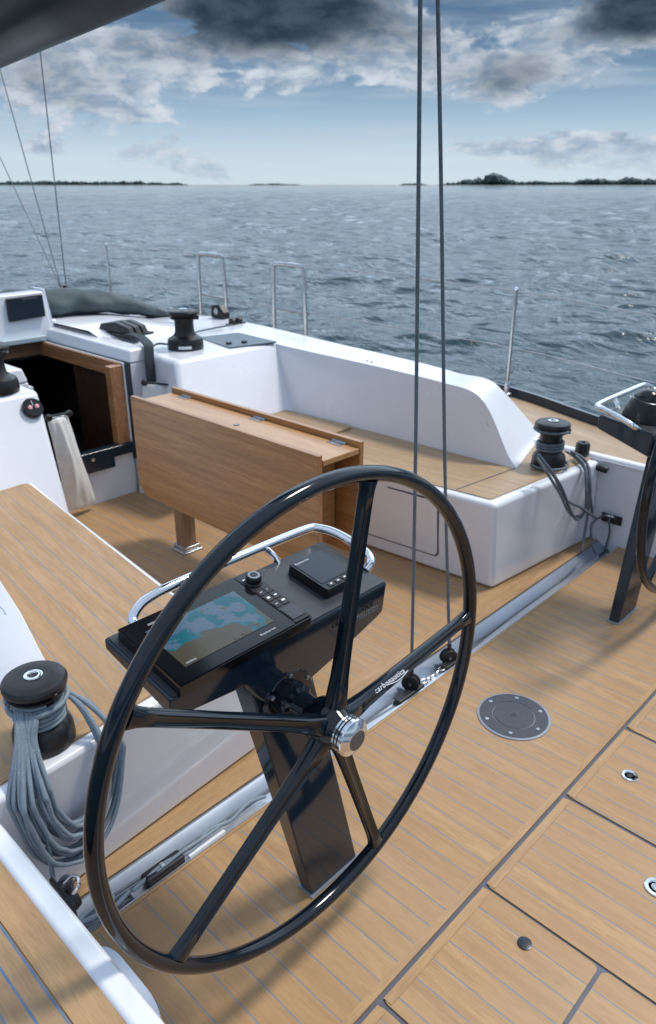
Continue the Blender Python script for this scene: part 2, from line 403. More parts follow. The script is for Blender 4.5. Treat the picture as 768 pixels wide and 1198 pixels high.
def chart_mat():
    m, t, p = new_mat('chart_display'); tc = t.add('ShaderNodeTexCoord').outputs['Object']
    n = t.noise(tc, 9, 5, .5, .3); n2 = t.noise(tc, 23, 4, .55)
    s = t.add('ShaderNodeSeparateXYZ'); t.l.new(tc, s.inputs[0])
    # object origin is the screen's lower-left corner; x to 0.208, y to 0.12
    v = t.m('ADD', t.m('MULTIPLY', s.outputs[1], 5.2), t.m('MULTIPLY', t.m('SUBTRACT', n, .5), 1.5))
    sea = t.mix(t.mr(n2, .44, .5), (.012, .13, .18), (.10, .16, .235))
    col = t.mix(t.mr(v, .20, .235), (.090, .082, .060), t.mix(t.mr(t.m('ADD', v, t.m('MULTIPLY', n2, .4)), .44, .475), (.010, .15, .20), sea))
    gl = t.mr(t.m('ADD', s.outputs[0], s.outputs[1]), .06, .30)
    isl = t.mr(t.noise(tc, 30, 3, .5), .63, .65); col = t.mix(isl, col, (.10, .10, .075))
    cn = t.m('FRACT', t.m('MULTIPLY', t.noise(tc, 14, 3, .5), 13)); cn = t.mr(t.m('ABSOLUTE', t.m('SUBTRACT', cn, .5)), .05, .02)
    col = t.mix(t.m('MULTIPLY', cn, .30), col, (.03, .06, .09))
    t.put(p.inputs['Base Color'], t.mix(.5, col, (0, 0, 0))); t.put(p.inputs['Emission Color'], col)
    p.inputs['Emission Strength'].default_value = .22; p.inputs['Roughness'].default_value = .12
    return m
M_chart = chart_mat()

def water_mat():
    m, t, p = new_mat('sea_water'); geo = t.add('ShaderNodeNewGeometry').outputs['Position']
    mp = t.add('ShaderNodeMapping'); t.l.new(geo, mp.inputs[0]); mp.inputs['Rotation'].default_value = (0, 0, R(38)); mp.inputs['Scale'].default_value = (1, .46, 1)
    mp2 = t.add('ShaderNodeMapping'); t.l.new(geo, mp2.inputs[0]); mp2.inputs['Rotation'].default_value = (0, 0, R(62)); mp2.inputs['Scale'].default_value = (1, .5, 1)
    a = t.noise(mp.outputs[0], .85, 2, .5, .3); b = t.noise(mp.outputs[0], 2.1, 3, .55, .6); c = t.noise(mp2.outputs[0], 5.2, 4, .6, .4)
    ridge = t.m('SUBTRACT', 1, t.m('MULTIPLY', t.m('ABSOLUTE', t.m('SUBTRACT', b, .5)), 2.6))     # short peaked wavelets
    h = t.m('ADD', t.m('ADD', t.m('MULTIPLY', a, .62), t.m('MULTIPLY', ridge, .105)), t.m('MULTIPLY', c, .10))
    far = t.noise(mp.outputs[0], .03, 4, .6)
    t.put(p.inputs['Base Color'], t.mix(t.mr(far, .35, .65), (.026, .052, .066), (.036, .066, .082)))
    p.inputs['Roughness'].default_value = .07; p.inputs['IOR'].default_value = 1.333
    t.put(p.inputs['Normal'], bumpn(t, h, 1.0, .42))
    return m
M_sea = water_mat()

# ---------------------------------------------------------------- the sea, the far shores
SEA = -0.62
def sea():
    fine = np.radians(np.arange(-8, 100.01, .21)); coarse = np.radians(np.arange(103, 350, 4.0))
    th = np.concatenate([fine, coarse]); r = np.concatenate([1.2 * np.exp(np.linspace(0, math.log(3.2 / 1.2), 20, endpoint=False)), 3.2 * np.exp(np.linspace(0, math.log(420 / 3.2), 980, endpoint=False)), 420 * np.exp(np.linspace(0, math.log(16000 / 420), 70))]); nr = len(r)
    cx, cy = .3, .3; sp = np.gradient(r)
    Rr, T = np.meshgrid(r, th, indexing='ij'); X = cx + Rr * np.sin(T); Y = cy + Rr * np.cos(T)
    Z = np.zeros_like(X); DX = np.zeros_like(X); DY = np.zeros_like(X); S = np.repeat(sp[:, None], X.shape[1], 1)
    rng = np.random.RandomState(4); NW = 74
    for k in range(NW):
        wl = .30 * (11 / .30) ** (k / (NW - 1)); ang = R(228) + rng.normal(0, .50); kx, ky = math.sin(ang) * 2 * math.pi / wl, math.cos(ang) * 2 * math.pi / wl
        fade = np.clip((wl / (S * 2.6) - 1) * 1.2, 0, 1); slope = .052 * (1 if wl < 2.2 else (2.2 / wl) ** .9) * rng.uniform(.7, 1.3)
        amp = slope * wl / (2 * math.pi); ph = kx * X + ky * Y + rng.rand() * 6.28
        group = .55 + .45 * np.sin((kx * Y - ky * X) * .11 + (kx * X + ky * Y) * .07 + rng.rand() * 6.28)
        A = fade * amp * group; Z += A * np.sin(ph); q = .8 * A * np.cos(ph); DX += q * math.sin(ang); DY += q * math.cos(ang)
    V = np.stack([X + DX, Y + DY, SEA + Z], -1).reshape(-1, 3); nt = len(th)
    i, j = np.meshgrid(np.arange(nr - 1), np.arange(nt), indexing='ij'); j2 = (j + 1) % nt
    Fc = np.stack([i * nt + j, (i + 1) * nt + j, (i + 1) * nt + j2, i * nt + j2], -1).reshape(-1, 4)
    me = bpy.data.meshes.new('sea'); me.vertices.add(len(V)); me.vertices.foreach_set('co', V.ravel())
    me.loops.add(Fc.size); me.loops.foreach_set('vertex_index', Fc.ravel().astype(np.int32))
    me.polygons.add(len(Fc)); me.polygons.foreach_set('loop_start', np.arange(0, Fc.size, 4, dtype=np.int32)); me.polygons.foreach_set('loop_total', np.full(len(Fc), 4, dtype=np.int32))
    me.polygons.foreach_set('use_smooth', np.ones(len(Fc), dtype=bool)); me.update(); me.validate()
    o = bpy.data.objects.new('sea', me); COL.objects.link(o); me.materials.append(M_sea); tag(o, kind='structure')
    fl = mk('sea_bed', slab(NB(), [(-40, -40), (60, -40), (60, 60), (-40, 60)], -9, -8.9), M_cabin); tag(fl, kind='structure')
sea()

M_wood = plain('far_foliage', (.050, .082, .085), .9, var=.35, nscale=.02)
M_land = plain('far_ground', (.09, .10, .08), .9, var=.2, nscale=.01)
def shore(dist, spans, name, seed):
    """low land along the horizon with a wood on it; spans are (heading0, heading1, height in metres)"""
    rnd = random.Random(seed); land = NB(); wood = NB()
    for h0, h1, hh in spans:
        n = max(4, int((h1 - h0) / .12)); edge = []
        for i in range(n + 1):
            a = R(h0 + (h1 - h0) * i / n); t = i / n; k = min(1, 6 * t, 6 * (1 - t)) ** .5
            d = dist + rnd.uniform(-20, 20)
            edge.append((Vector((math.sin(a) * d, math.cos(a) * d, 0)), Vector((math.sin(a) * (d + 260), math.cos(a) * (d + 260), 0)), k))
        lo = [p + Vector((0, 0, SEA - 1)) for p, q, k in edge]; 
        top = [p.lerp(q, .12) + Vector((0, 0, SEA + .25 + 1.2 * k)) for p, q, k in edge]; bk = [q + Vector((0, 0, SEA + 1.0 + 1.5 * k)) for p, q, k in edge]
        bb = [q + Vector((0, 0, SEA - 1)) for p, q, k in edge]
        loft(land, list(zip(lo, top, bk, bb)))
        m = int((h1 - h0) * 44)
        for i in range(m):
            t = rnd.random(); a = R(h0 + (h1 - h0) * t); k = min(1, 5 * t, 5 * (1 - t)) ** .6
            lump = .55 + .5 * mnoise.noise(Vector((a * 60, seed, 0))) + .25 * mnoise.noise(Vector((a * 300, seed, 3)))
            s = hh * k * max(.42, lump) * rnd.uniform(.8, 1.25)
            if s < hh * .1: continue
            d = dist + rnd.uniform(50, 230); c = Vector((math.sin(a) * d, math.cos(a) * d, SEA + 1.2 + s * .5))
            res = bmesh.ops.create_icosphere(wood, subdivisions=1, radius=1)
            w = s * rnd.uniform(.5, .95)
            for v in res['verts']:
                v.co = c + Vector((v.co.x * w, v.co.y * w, v.co.z * s * .55)) * rnd.uniform(.78, 1.2)
    l = mk(name + '_land', land, M_land, smooth=False); tag(l, kind='structure')
    w = mk(name + '_wood', wood, M_wood, smooth=False); return w
def hd(x): return HEAD + math.degrees(math.atan((x - 384) / 957))
w = shore(2300, [(hd(-60), hd(222), 13), (hd(290), hd(352), 5)], 'western', 3); tag(w, 'long low dark wood on the far shore at the left horizon', 'woodland', kind='stuff')
w = shore(2100, [(hd(468), hd(500), 6), (hd(512), hd(690), 13), (hd(655), hd(850), 20)], 'eastern', 5); tag(w, 'dark wooded point on the far shore at the right horizon', 'woodland', kind='stuff')
w = shore(1900, [(hd(548), hd(606), 24)], 'island', 9); tag(w, 'domed wooded islet rising highest on the horizon right of the ropes', 'woodland', kind='stuff')

# ---------------------------------------------------------------- hull, decks, sole
TOE = [(3.30, -1.2), (3.46, -.4), (3.58, .4), (3.70, 1.1), (3.84, 1.65), (4.07, 2.32), (4.16, 3.2), (4.17, 4.2), (4.12, 5.2), (3.98, 6.4), (3.74, 7.5), (3.42, 8.7), (2.95, 10.2), (2.45, 11.5), (CX, 12.7)]
def sheer(y): return .415 + max(0, y - 3.0) * .022
def toe_p(x): return 2 * CX - x
def build_hull():
    T = [tuple(p) for p in smooth_path([(x, y, 0) for x, y in TOE], 4)]
    PT = [(toe_p(x) - (.16 if y < 3 else .16 * max(0, (5 - y) / 2)), y, 0) for x, y, _ in T]
    bm = NB()
    for sgn, L in ((1, T), (-1, PT)):
        rings = []
        for x, y, _ in L:
            z = sheer(y); rings.append([(x, y, z), (x - sgn * .02, y, z - .3), (x - sgn * .10, y, SEA), (x - sgn * .35, y, SEA - .3), (CX, y, SEA - .7)])
        loft(bm, rings, cap=False, closed=False)
    y = TOE[0][1]
    bm.faces.new([bm.verts.new(Vector(p)) for p in ((PT[0][0], y, sheer(y)), (T[0][0], y, sheer(y)), (T[0][0] - .12, y, SEA - .3), (CX, y, SEA - .7), (PT[0][0] + .12, y, SEA - .3))])
    o = mk('hull', bm, M_hull); tag(o, kind='structure')
    # side decks
    def strip(name, L, inner, z_of, mat, zo=0):
        b = NB(); a = [(x, y, z_of(y) + zo) for x, y, _ in L]; c = [(inner(y), y, z_of(y) + zo) for x, y, _ in L]
        loft(b, list(zip(a, c)), cap=False, closed=False); o = mk(name, b, mat); tag(o, kind='structure'); return o
    inS = lambda y: 3.33 if y < 3.6 else (3.0 if y < 8.5 else CX)
    strip('starboard_side_deck', T, lambda y: inS(y) - .001, lambda y: sheer(y) - .006, M_white)
    strip('starboard_side_deck_teak', [(x - .03, y, 0) for x, y, _ in T if y < 9], lambda y: 3.385 if y < 3.6 else 3.2, sheer, M_sideS)
    strip('port_side_deck', PT, lambda y: .335 if y < 3.6 else toe_p(inS(y)), lambda y: sheer(y) - .006, M_white)
    strip('port_side_deck_teak', [(x + .03, y, 0) for x, y, _ in PT if y < 9], lambda y: .323 if y < 3.6 else .6, sheer, M_side)
    strip('port_side_deck_margin', [(.2665, y, 0) for x, y, _ in PT if y < 3.4], lambda y: .3235, lambda y: sheer(y) + .003, M_marg)
    for nm, L, s, lab in (('toe_rail', T, 1, 'low dark toe rail along the far edge of the teak side deck'), ('toe_rail', PT, -1, 'low dark toe rail along the near edge of the side deck')):
        b = NB(); rg = []
        for x, y, _ in L:
            z = sheer(y) - .01; rg.append([(x - s * .024, y, z), (x - s * .018, y, z + .06), (x + s * .004, y, z + .06), (x + s * .014, y, z - .03)])
        loft(b, rg); tag(mk(nm, b, M_navy), lab, 'toe rail')
build_hull()

# cockpit sole: fore strip, aft field and lids around the track channel
TY0, TY1 = 1.240, 1.350; GY = .660
def build_sole():
    def flat(name, poly, mat, z=0, th=.03):
        o = mk(name, slab(NB(), poly, z - th, z), mat, smooth=False); tag(o, kind='structure'); return o
    flat('cockpit_sole', [(.40, TY1), (3.33, TY1), (3.33, 3.56), (.40, 3.56)], M_sole)
    flat('cockpit_sole_aft', [(.40, GY), (3.33, GY), (3.33, TY0), (.40, TY0)], M_sole)
    flat('sole_substrate', [(.40, -1.2), (3.33, -1.2), (3.33, GY - .0002), (.40, GY - .0002)], M_groove, -.004)
    flat('track_margin', [(.42, TY0 - .008), (3.33, TY0 - .008), (3.33, TY0 + .001), (.42, TY0 + .001)], M_margx, .002, .002)
    flat('forward_track_margin', [(.42, TY1 - .001), (3.33, TY1 - .001), (3.33, 1.462), (.42, 1.462)], M_margx, .002, .002)
    flat('groove_margin', [(.42, GY + .0001), (3.33, GY + .0001), (3.33, GY + .018), (.42, GY + .018)], M_margx, .002, .002)
build_sole()

LIDS = [(.42, .834, -.7, 'narrow teak sole lid at the bottom edge, left of the finger-hole lid'),
        (.846, 1.240, .345, 'small teak lid with a dark finger hole in the cockpit sole'),
        (1.248, 1.655, -.7, 'long teak lid with a chrome lifting ring, beside the finger-hole lid'),
        (1.667, 2.060, -.7, 'teak sole lid with a small round chrome latch near its far end'),
        (2.072, 2.486, -.7, 'teak sole lid at the right edge, farthest of the sole lids')]
def ring_latch(x, y, r, parent, big):
    b = lathe(NB(), [(r, .000), (r, .003), (r * .93, .0045), (r * .66, .0035), (r * .60, .001), (r * .58, .0)], (x, y, .0), 36)
    p = mk('lift_ring', b, M_chrome, parent)
    mk('keyhole', lathe(NB(), [(r * .34, .001), (r * .34, .0028), (0, .0028)] if not big else [(r * .42, .001), (r * .42, .003), (r * .3, .0045), (0, .005)], (x, y, .0), 24), M_black if not big else M_steel, p)
for i, (x0, x1, y0, lab) in enumerate(LIDS):
    t = thing('sole_lid', ((x0 + x1) / 2, (GY + y0) / 2, 0), lab, 'floor hatch', 'teak lids in the cockpit sole')
    mk('panel', slab(NB(), rounded([(x0, y0), (x1, y0), (x1, GY - .011), (x0, GY - .011)], .018), -.028, 0), teak('teak_lid', .0615, 1.058 - (x0 + x1) / 2), t, smooth=False)
    mb = NB(); mk('margin', slab(mb, [(x0 + .004, GY - .034), (x1 - .004, GY - .034), (x1 - .004, GY - .0115), (x0 + .004, GY - .0115)], .0, .0016), M_margx, t, smooth=False)
    if i == 1:
        c = at_z(614, 1104, 0); mk('finger_hole', lathe(NB(), [(.017, 0), (.017, .0022), (.0145, .003), (.0, .0024)], (c.x, c.y, 0), 28), M_aluD, t)
    if i == 2: ring_latch(1.535, .335, .030, t, True)
    if i == 3: ring_latch(1.866, .548, .024, t, False)
t = thing('sole_lid', (1.04, 0, 0), 'teak lid at the bottom edge, nearest the viewer behind the finger-hole lid', 'floor hatch', 'teak lids in the cockpit sole')
mk('panel', slab(NB(), rounded([(.846, -.7), (1.240, -.7), (1.240, .335), (.846, .335)], .018), -.028, 0), teak('teak_lid', .0615, 1.058 - 1.04), t, smooth=False)

# round deck plate
t = thing('deck_socket_plate', (1.867, .941, 0), 'round grey metal plate with six screws set flush in the teak sole', 'deck plate')
mk('seal_ring', lathe(NB(), [(.119, 0), (.119, .003), (.113, .0045), (.111, .0045)], (1.867, .941, .0), 64), M_ring, t)
mk('outer_plate', lathe(NB(), [(.111, 0), (.111, .0058), (.0705, .0062), (.069, .003), (0, .003)], (1.867, .941, .0), 64), M_disc, t, angle=8)
mk('inner_lid', lathe(NB(), [(.0672, .003), (.0672, .0058), (.066, .0066), (.008, .0066), (.007, .0045), (0, .0045)], (1.867, .941, .0), 64), M_disc, t, angle=8)
mk('centre_hole', lathe(NB(), [(.0085, .0066), (.0085, .0072), (0, .0068)], (1.867, .941, 0), 20), M_blackg, t)
for k in range(6):
    a = R(25 + 60 * k); p = (1.867 + .094 * math.cos(a), .941 + .094 * math.sin(a), 0)
    mk('screw', lathe(NB(), [(.0062, .0058), (.0060, .0074), (.0034, .0078), (.0030, .0066), (0, .0066)], p, 16), M_steel, t)

# ---------------------------------------------------------------- traveller track
t = thing('mainsheet_track', (CX, 1.295, 0), 'long sunken grey metal mainsheet track running across the cockpit sole', 'track')
b = NB(); prism(b, [(.42, TY0 + .002, -.05), (.42, TY0 + .002, -.058), (.42, TY1 - .002, -.058), (.42, TY1 - .002, -.004), (.42, TY1 - .009, -.003), (.42, TY1 - .055, -.032), (.42, TY0 + .045, -.045)],
            [(3.33, TY0 + .002, -.05), (3.33, TY0 + .002, -.058), (3.33, TY1 - .002, -.058), (3.33, TY1 - .002, -.004), (3.33, TY1 - .009, -.003), (3.33, TY1 - .055, -.032), (3.33, TY0 + .045, -.045)])
mk('channel', b, M_alu, t)
b = NB(); box(b, .62, 3.2, TY0 + .012, TY0 + .018, -.046, -.006); box(b, .62, 3.2, TY0 + .022, TY0 + .044, -.046, -.014); mk('rail', b, M_rail, t, bevel=.002, seg=2)
b = NB(); box(b, .44, 3.33, TY1 - .060, TY1 - .057, -.035, -.0265); mk('channel_groove', b, M_seam, t)
b = NB(); box(b, .44, 3.33, TY0 + .0015, TY0 + .0065, -.04, .0035); mk('edge_strip', b, M_rail, t)
for x0, x1 in ((1.66, 1.80), (1.93, 2.04)):
    b = NB(); box(b, x0, x1, TY0 + .014, TY0 + .050, -.014, .004); mk('car', b, M_black, t, bevel=.006)
def ctrl(pts, r=.004, mat=M_roped, name='control_line', lab=None, sm=6, cat='rope'):
    return tag(mk(name, tube(NB(), pts, r, 8, smooth=sm), mat), lab, cat)
ctrl([(.50, 1.30, .0), (.7, 1.296, -.008), (1.0, 1.292, -.012), (1.4, 1.288, -.012), (1.66, 1.280, .0)], lab='thin grey line lying in the left half of the sunken track')
ctrl([(2.04, 1.280, .0), (2.4, 1.285, -.012), (2.8, 1.288, -.010), (3.05, 1.30, .01)], lab='thin grey line lying in the right half of the sunken track')
# slack loop of line and a shackle near the port end
b = NB(); tube(b, [(.62, 1.262, .012), (.72, 1.268, .02), (.80, 1.258, .010), (.86, 1.272, .02), (.93, 1.262, .012), (1.00, 1.272, .016), (1.06, 1.266, .004)], .0055, 8, smooth=6)
tube(b, [(.66, 1.258, .014), (.75, 1.262, .024), (.84, 1.262, .02), (.92, 1.268, .012)], .0045, 8, smooth=6)
tag(mk('loose_line', b, M_rope), 'loose kinked grey line lying along the left end of the track rail', 'rope')
t = thing('track_end_block', (.70, 1.262, 0), 'small black block with a steel pin on the left end of the track', 'block')
b = NB(); box(b, .655, .77, TY0 + .008, TY0 + .045, -.01, .022); mk('cheek', b, M_black, t, bevel=.008)
mk('pin', lathe(NB(), [(.007, 0), (.007, .026), (.004, .029), (0, .029)], (.71, 1.266, 0), 16), M_chrome, t)
b = NB(); box(b, .78, .90, TY0 + .006, TY0 + .016, -.004, .010); mk('end_plate', b, M_letter, t, bevel=.003)

# mainsheet falls, their blocks and the shackle chain
def block(loc, lab, rz):
    t = thing('mainsheet_block', loc, lab, 'pulley block', 'mainsheet blocks on the track')
    x, y, z = loc; ax = (math.cos(rz), math.sin(rz), 0)
    for s in (-1, 1):
        c = Vector(loc) + Vector(ax) * (s * .011)
        b = lathe(NB(), [(.0, -.003), (.030, -.003), (.032, 0), (.030, .003), (.022, .003), (.021, .001), (.013, .001), (.012, .005), (0, .005)], c, 28, ax); mk('cheek', b, M_black, t)
    mk('sheave', lathe(NB(), [(.0, -.007), (.028, -.007), (.023, 0), (.028, .007), (0, .007)], loc, 28, ax), M_winch, t)
    mk('axle', lathe(NB(), [(0, -.018), (.006, -.018), (.006, .018), (0, .018)], loc, 16, ax), M_steel, t)
    mk('becket', tube(NB(), [(x, y, z + .028), (x, y, z + .045), (x, y, z + .055)], .008, 10), M_black, t)
    return t
B1 = at_y(481, 798, 1.285); B2 = at_y(525, 768, 1.285)
block(B1, 'black pulley block at the foot of the left vertical rope', R(25)); block(B2, 'black pulley block at the foot of the right vertical rope', R(60))
t = thing('shackle_chain', (1.86, 1.27, .03), 'short polished shackle chain joining the two black mainsheet blocks', 'shackle')
n = 5
for k in range(n):
    p = B1.lerp(B2, .27 + .50 * k / (n - 1)) + Vector((0, -.012, -.022 - .012 * math.sin(math.pi * k / (n - 1)))); d = (B2 - B1).normalized()
    s = Vector((0, 0, 1)) if k % 2 else Vector((0, 1, 0)); s = (s - d * s.dot(d)).normalized()
    mk('link', tube(NB(), [p + d * .017 * math.cos(q) + s * .010 * math.sin(q) for q in [2 * math.pi * j / 14 for j in range(14)]], .0034, 8, closed=True), M_steel, t)
def fall(pts, lab):
    return tag(mk('mainsheet_fall', tube(NB(), pts, .0056, 10, smooth=8), M_roped), lab, 'rope', 'vertical falls of the mainsheet')
BOOM_Z = 2.22
fall([B1 + Vector((0, 0, .05)), at_y(486, 560, 1.3), at_y(489.5, 260, 1.3), at_y(492, 0, 1.3), at_y(492.5, -60, 1.3)], 'left of the two grey ropes rising straight from the track')
fall([B2 + Vector((0, 0, .05)), at_y(521, 560, 1.3), at_y(517, 260, 1.3), at_y(512.5, 0, 1.3), at_y(511.5, -60, 1.3)], 'right of the two grey ropes rising straight from the track')

# ---------------------------------------------------------------- benches
def port_bench():
    t = thing('cockpit_bench', (.8, 2.2, 0), 'near white moulded bench with grey-lined teak seat, left of the helm console', 'bench', 'moulded cockpit benches')
    top = [(.37, 1.345), (1.13, 1.398), (1.175, 1.435), (1.180, 1.83), (1.335, 3.22), (.40, 3.22)]
    bot = [(.37, 1.385), (1.18, 1.436), (1.225, 1.475), (1.20, 1.83), (1.335, 3.22), (.40, 3.22)]
    mk('base', prism(NB(), [(x, y, 0.001) for x, y in bot], [(x, y, .410) for x, y in top]), M_white, t, bevel=.016, seg=4)
    seat = rounded([(.38, 1.383), (1.11, 1.430), (1.155, 1.47), (1.158, 1.83), (1.300, 3.07), (.40, 3.0)], .03)
    mk('teak_seat', slab(NB(), seat, .40, .4135), M_seatP_l, t, smooth=False)
    mk('front_margin', slab(NB(), [(.42, 1.386), (1.10, 1.433), (1.095, 1.476), (.42, 1.43)], .4135, .4148), M_margx, t, smooth=False)
M_seatP_l = teak('teak_port_seat_local', .060, 1.115 - .8, skew=.114, y0=2.5 - 2.2)
M_seatS_l = teak('teak_starboard_seat_local', .055, 2.62 - 2.9, skew=-.05, y0=0, lw=.003, light=(.50, .36, .215))
port_bench()
def stbd_bench():
    t = thing('cockpit_bench', (2.9, 2.2, 0), 'far white moulded bench with teak seat behind the vertical ropes', 'bench', 'moulded cockpit benches')
    poly = [(3.33, 1.392), (2.512, 1.462), (2.44, 2.12), (2.36, 3.25), (3.33, 3.25)]
    bot = [(3.33, 1.382), (2.544, 1.454), (2.485, 2.12), (2.39, 3.25), (3.33, 3.25)]
    mk('base', prism(NB(), [(x, y, .001) for x, y in bot], [(x, y, .405) for x, y in poly]), M_white, t, bevel=.022, seg=4)
    mk('teak_seat', slab(NB(), rounded([(3.325, 1.437), (2.55, 1.505), (2.482, 2.12), (2.40, 3.2), (3.33, 3.2)], .012), .395, .4095), M_seatS_l, t, smooth=False)
    b = NB(); hexa(b, [(2.536, 1.668, .409), (2.945, 1.625, .409), (2.945, 1.630, .409), (2.536, 1.673, .409), (2.536, 1.668, .4108), (2.945, 1.625, .4108), (2.945, 1.630, .4108), (2.536, 1.673, .4108)])
    mk('seat_seam', b, M_seam, t)
    b = NB(); slab(b, rounded([(2.50, 2.56), (2.885, 2.58), (2.85, 3.12), (2.48, 3.1)], .03), .409, .424); mk('raised_lid', b, M_seatS_l, t, bevel=.003)
    # locker door on the inboard face
    def fp(y, z, off):           # point on the inboard face
        x = 2.485 + (2.12 - y) * .0886 - (z / .405) * (.045) * 0.9; return (x - off, y, z)
    out = rounded([(1.72, .075), (3.0, .075), (3.0, .36), (1.72, .36)], .03)
    g = NB(); prism(g, [fp(y, z, -.004) for y, z in out], [fp(y, z, .0022) for y, z in out]); mk('door_seam', g, M_seam, t)
    inn = rounded([(1.727, .082), (2.993, .082), (2.993, .353), (1.727, .353)], .026)
    g = NB(); prism(g, [fp(y, z, -.004) for y, z in inn], [fp(y, z, .0045) for y, z in inn]); mk('locker_door', g, M_white, t)
    c = Vector(fp(2.16, .10, .004)); 
    l = Vector(fp(2.30, .20, .006)); mk('latch', lathe(NB(), [(.02, 0), (.02, .012), (.012, .018), (0, .018)], l, 24, (-1, 0, 0)), M_steel, t)
stbd_bench()

def side_walls():
    b = NB(); prism(b, [(3.33, -1.2, -.05), (3.33, 3.3, -.05), (3.33, 3.3, .39), (3.345, 3.3, .418), (3.375, 3.3, .426), (3.40, 3.3, .41), (3.40, 3.3, -.05)][:2] + [(3.45, 3.3, -.05), (3.45, -1.2, -.05)],
                    [(3.335, -1.2, .425), (3.335, 3.3, .425), (3.388, 3.3, .425), (3.388, -1.2, .425)])
    o = mk('side_moulding', b, M_white, bevel=.018, seg=4); tag(o, 'low white cockpit side behind the far wheel with a rope cleat on it', 'cockpit wall')
    b = NB(); prism(b, [(.405, -1.2, -.05), (.405, 3.3, -.05), (.30, 3.3, -.05), (.30, -1.2, -.05)], [(.365, -1.2, .424), (.365, 3.3, .424), (.322, 3.3, .424), (.322, -1.2, .424)])
    o = mk('side_moulding', b, M_white, bevel=.012, seg=4); tag(o, 'white rounded cockpit edge crossing the lower left corner', 'cockpit wall')
    for x, y, z, n in ((.343, 1.0, .42, 0),): pass
side_walls()

def coamings():
    for sgn in (1, -1):
        def m(x, y, z): return (x if sgn > 0 else 2 * CX - x, y, z)
        # stations run from the aft toe of the ramp forward: inner foot, inner top, outer top, outer foot
        st = [((2.945, 1.62, .405), (2.95, 1.622, .41), (3.52, 1.80, .41), (3.56, 1.815, .405)),
              ((2.94, 1.66, .405), (2.952, 1.68, .47), (3.48, 1.84, .45), (3.54, 1.86, .40)),
              ((2.935, 1.80, .405), (2.958, 1.80, .650), (3.31, 1.92, .635), (3.50, 2.0, .40)),
              ((2.93, 1.92, .405), (2.962, 1.90, .718), (3.27, 2.01, .705), (3.47, 2.1, .40)),
              ((2.925, 2.06, .405), (2.966, 2.07, .732), (3.22, 2.15, .722), (3.46, 2.2, .40)),
              ((2.915, 2.40, .405), (2.972, 2.40, .742), (3.20, 2.42, .745), (3.45, 2.42, .40)),
              ((2.89, 3.0, .405), (2.985, 3.0, .747), (3.24, 3.0, .752), (3.46, 3.0, .40)),
              ((2.88, 4.3, .405), (3.0, 4.3, .757), (3.31, 4.3, .762), (3.46, 4.3, .42)),
              ((2.88, 5.6, .405), (2.9, 5.6, .70), (3.18, 5.6, .66), (3.40, 5.6, .44))]
        if sgn > 0:
            cols = [smooth_path([q[i] for q in st], 5) for i in range(4)]; st = [tuple(tuple(c[k]) for c in cols) for k in range(len(cols[0]))]
        if sgn < 0:      # the near coaming sits a little further outboard
            st = [((3.05, 1.64, .405), (3.05, 1.642, .41), (3.42, 1.80, .41), (3.46, 1.815, .405)), ((3.045, 1.70, .405), (3.05, 1.71, .455), (3.42, 1.86, .45), (3.46, 1.87, .40)),
                  ((3.02, 1.83, .405), (3.03, 1.86, .52), (3.40, 1.97, .50), (3.46, 2.0, .40)), ((2.99, 2.06, .405), (3.01, 2.10, .60), (3.36, 2.2, .58), (3.46, 2.2, .40)),
                  ((2.95, 2.6, .405), (2.99, 2.6, .70), (3.26, 2.6, .70), (3.46, 2.6, .40)), ((2.89, 3.2, .405), (2.99, 3.2, .745), (3.31, 3.2, .75), (3.46, 3.2, .42)), ((2.88, 5.6, .405), (2.9, 5.6, .70), (3.18, 5.6, .66), (3.40, 5.6, .44))]
        b = NB(); loft(b, [[m(*p) for p in s] for s in st])
        o = mk('coaming', b, M_white, bevel=.02, seg=4)
        if sgn > 0:
            tag(o, 'white coaming with a sloping aft end beside the far bench', 'coaming')
            g = at_x(567, 498, 2.953); h = at_x(573, 512, 2.955)
            for px, py in ((430, 422), (435, 423.5)): mk('screw', lathe(NB(), [(.007, 0), (.006, .003), (0, .003)], at_z(px, py, .747), 12), M_steel, o)
            mk('edge_shadow', tube(NB(), [at_x(564, 484, 2.958), at_x(572, 498, 2.953)], .0022, 8), M_seam, o)  # thin dark sliver standing in for the shadow line on the coaming edge
        else: tag(o, 'white coaming tip at the left edge above the near winch', 'coaming')
coamings()

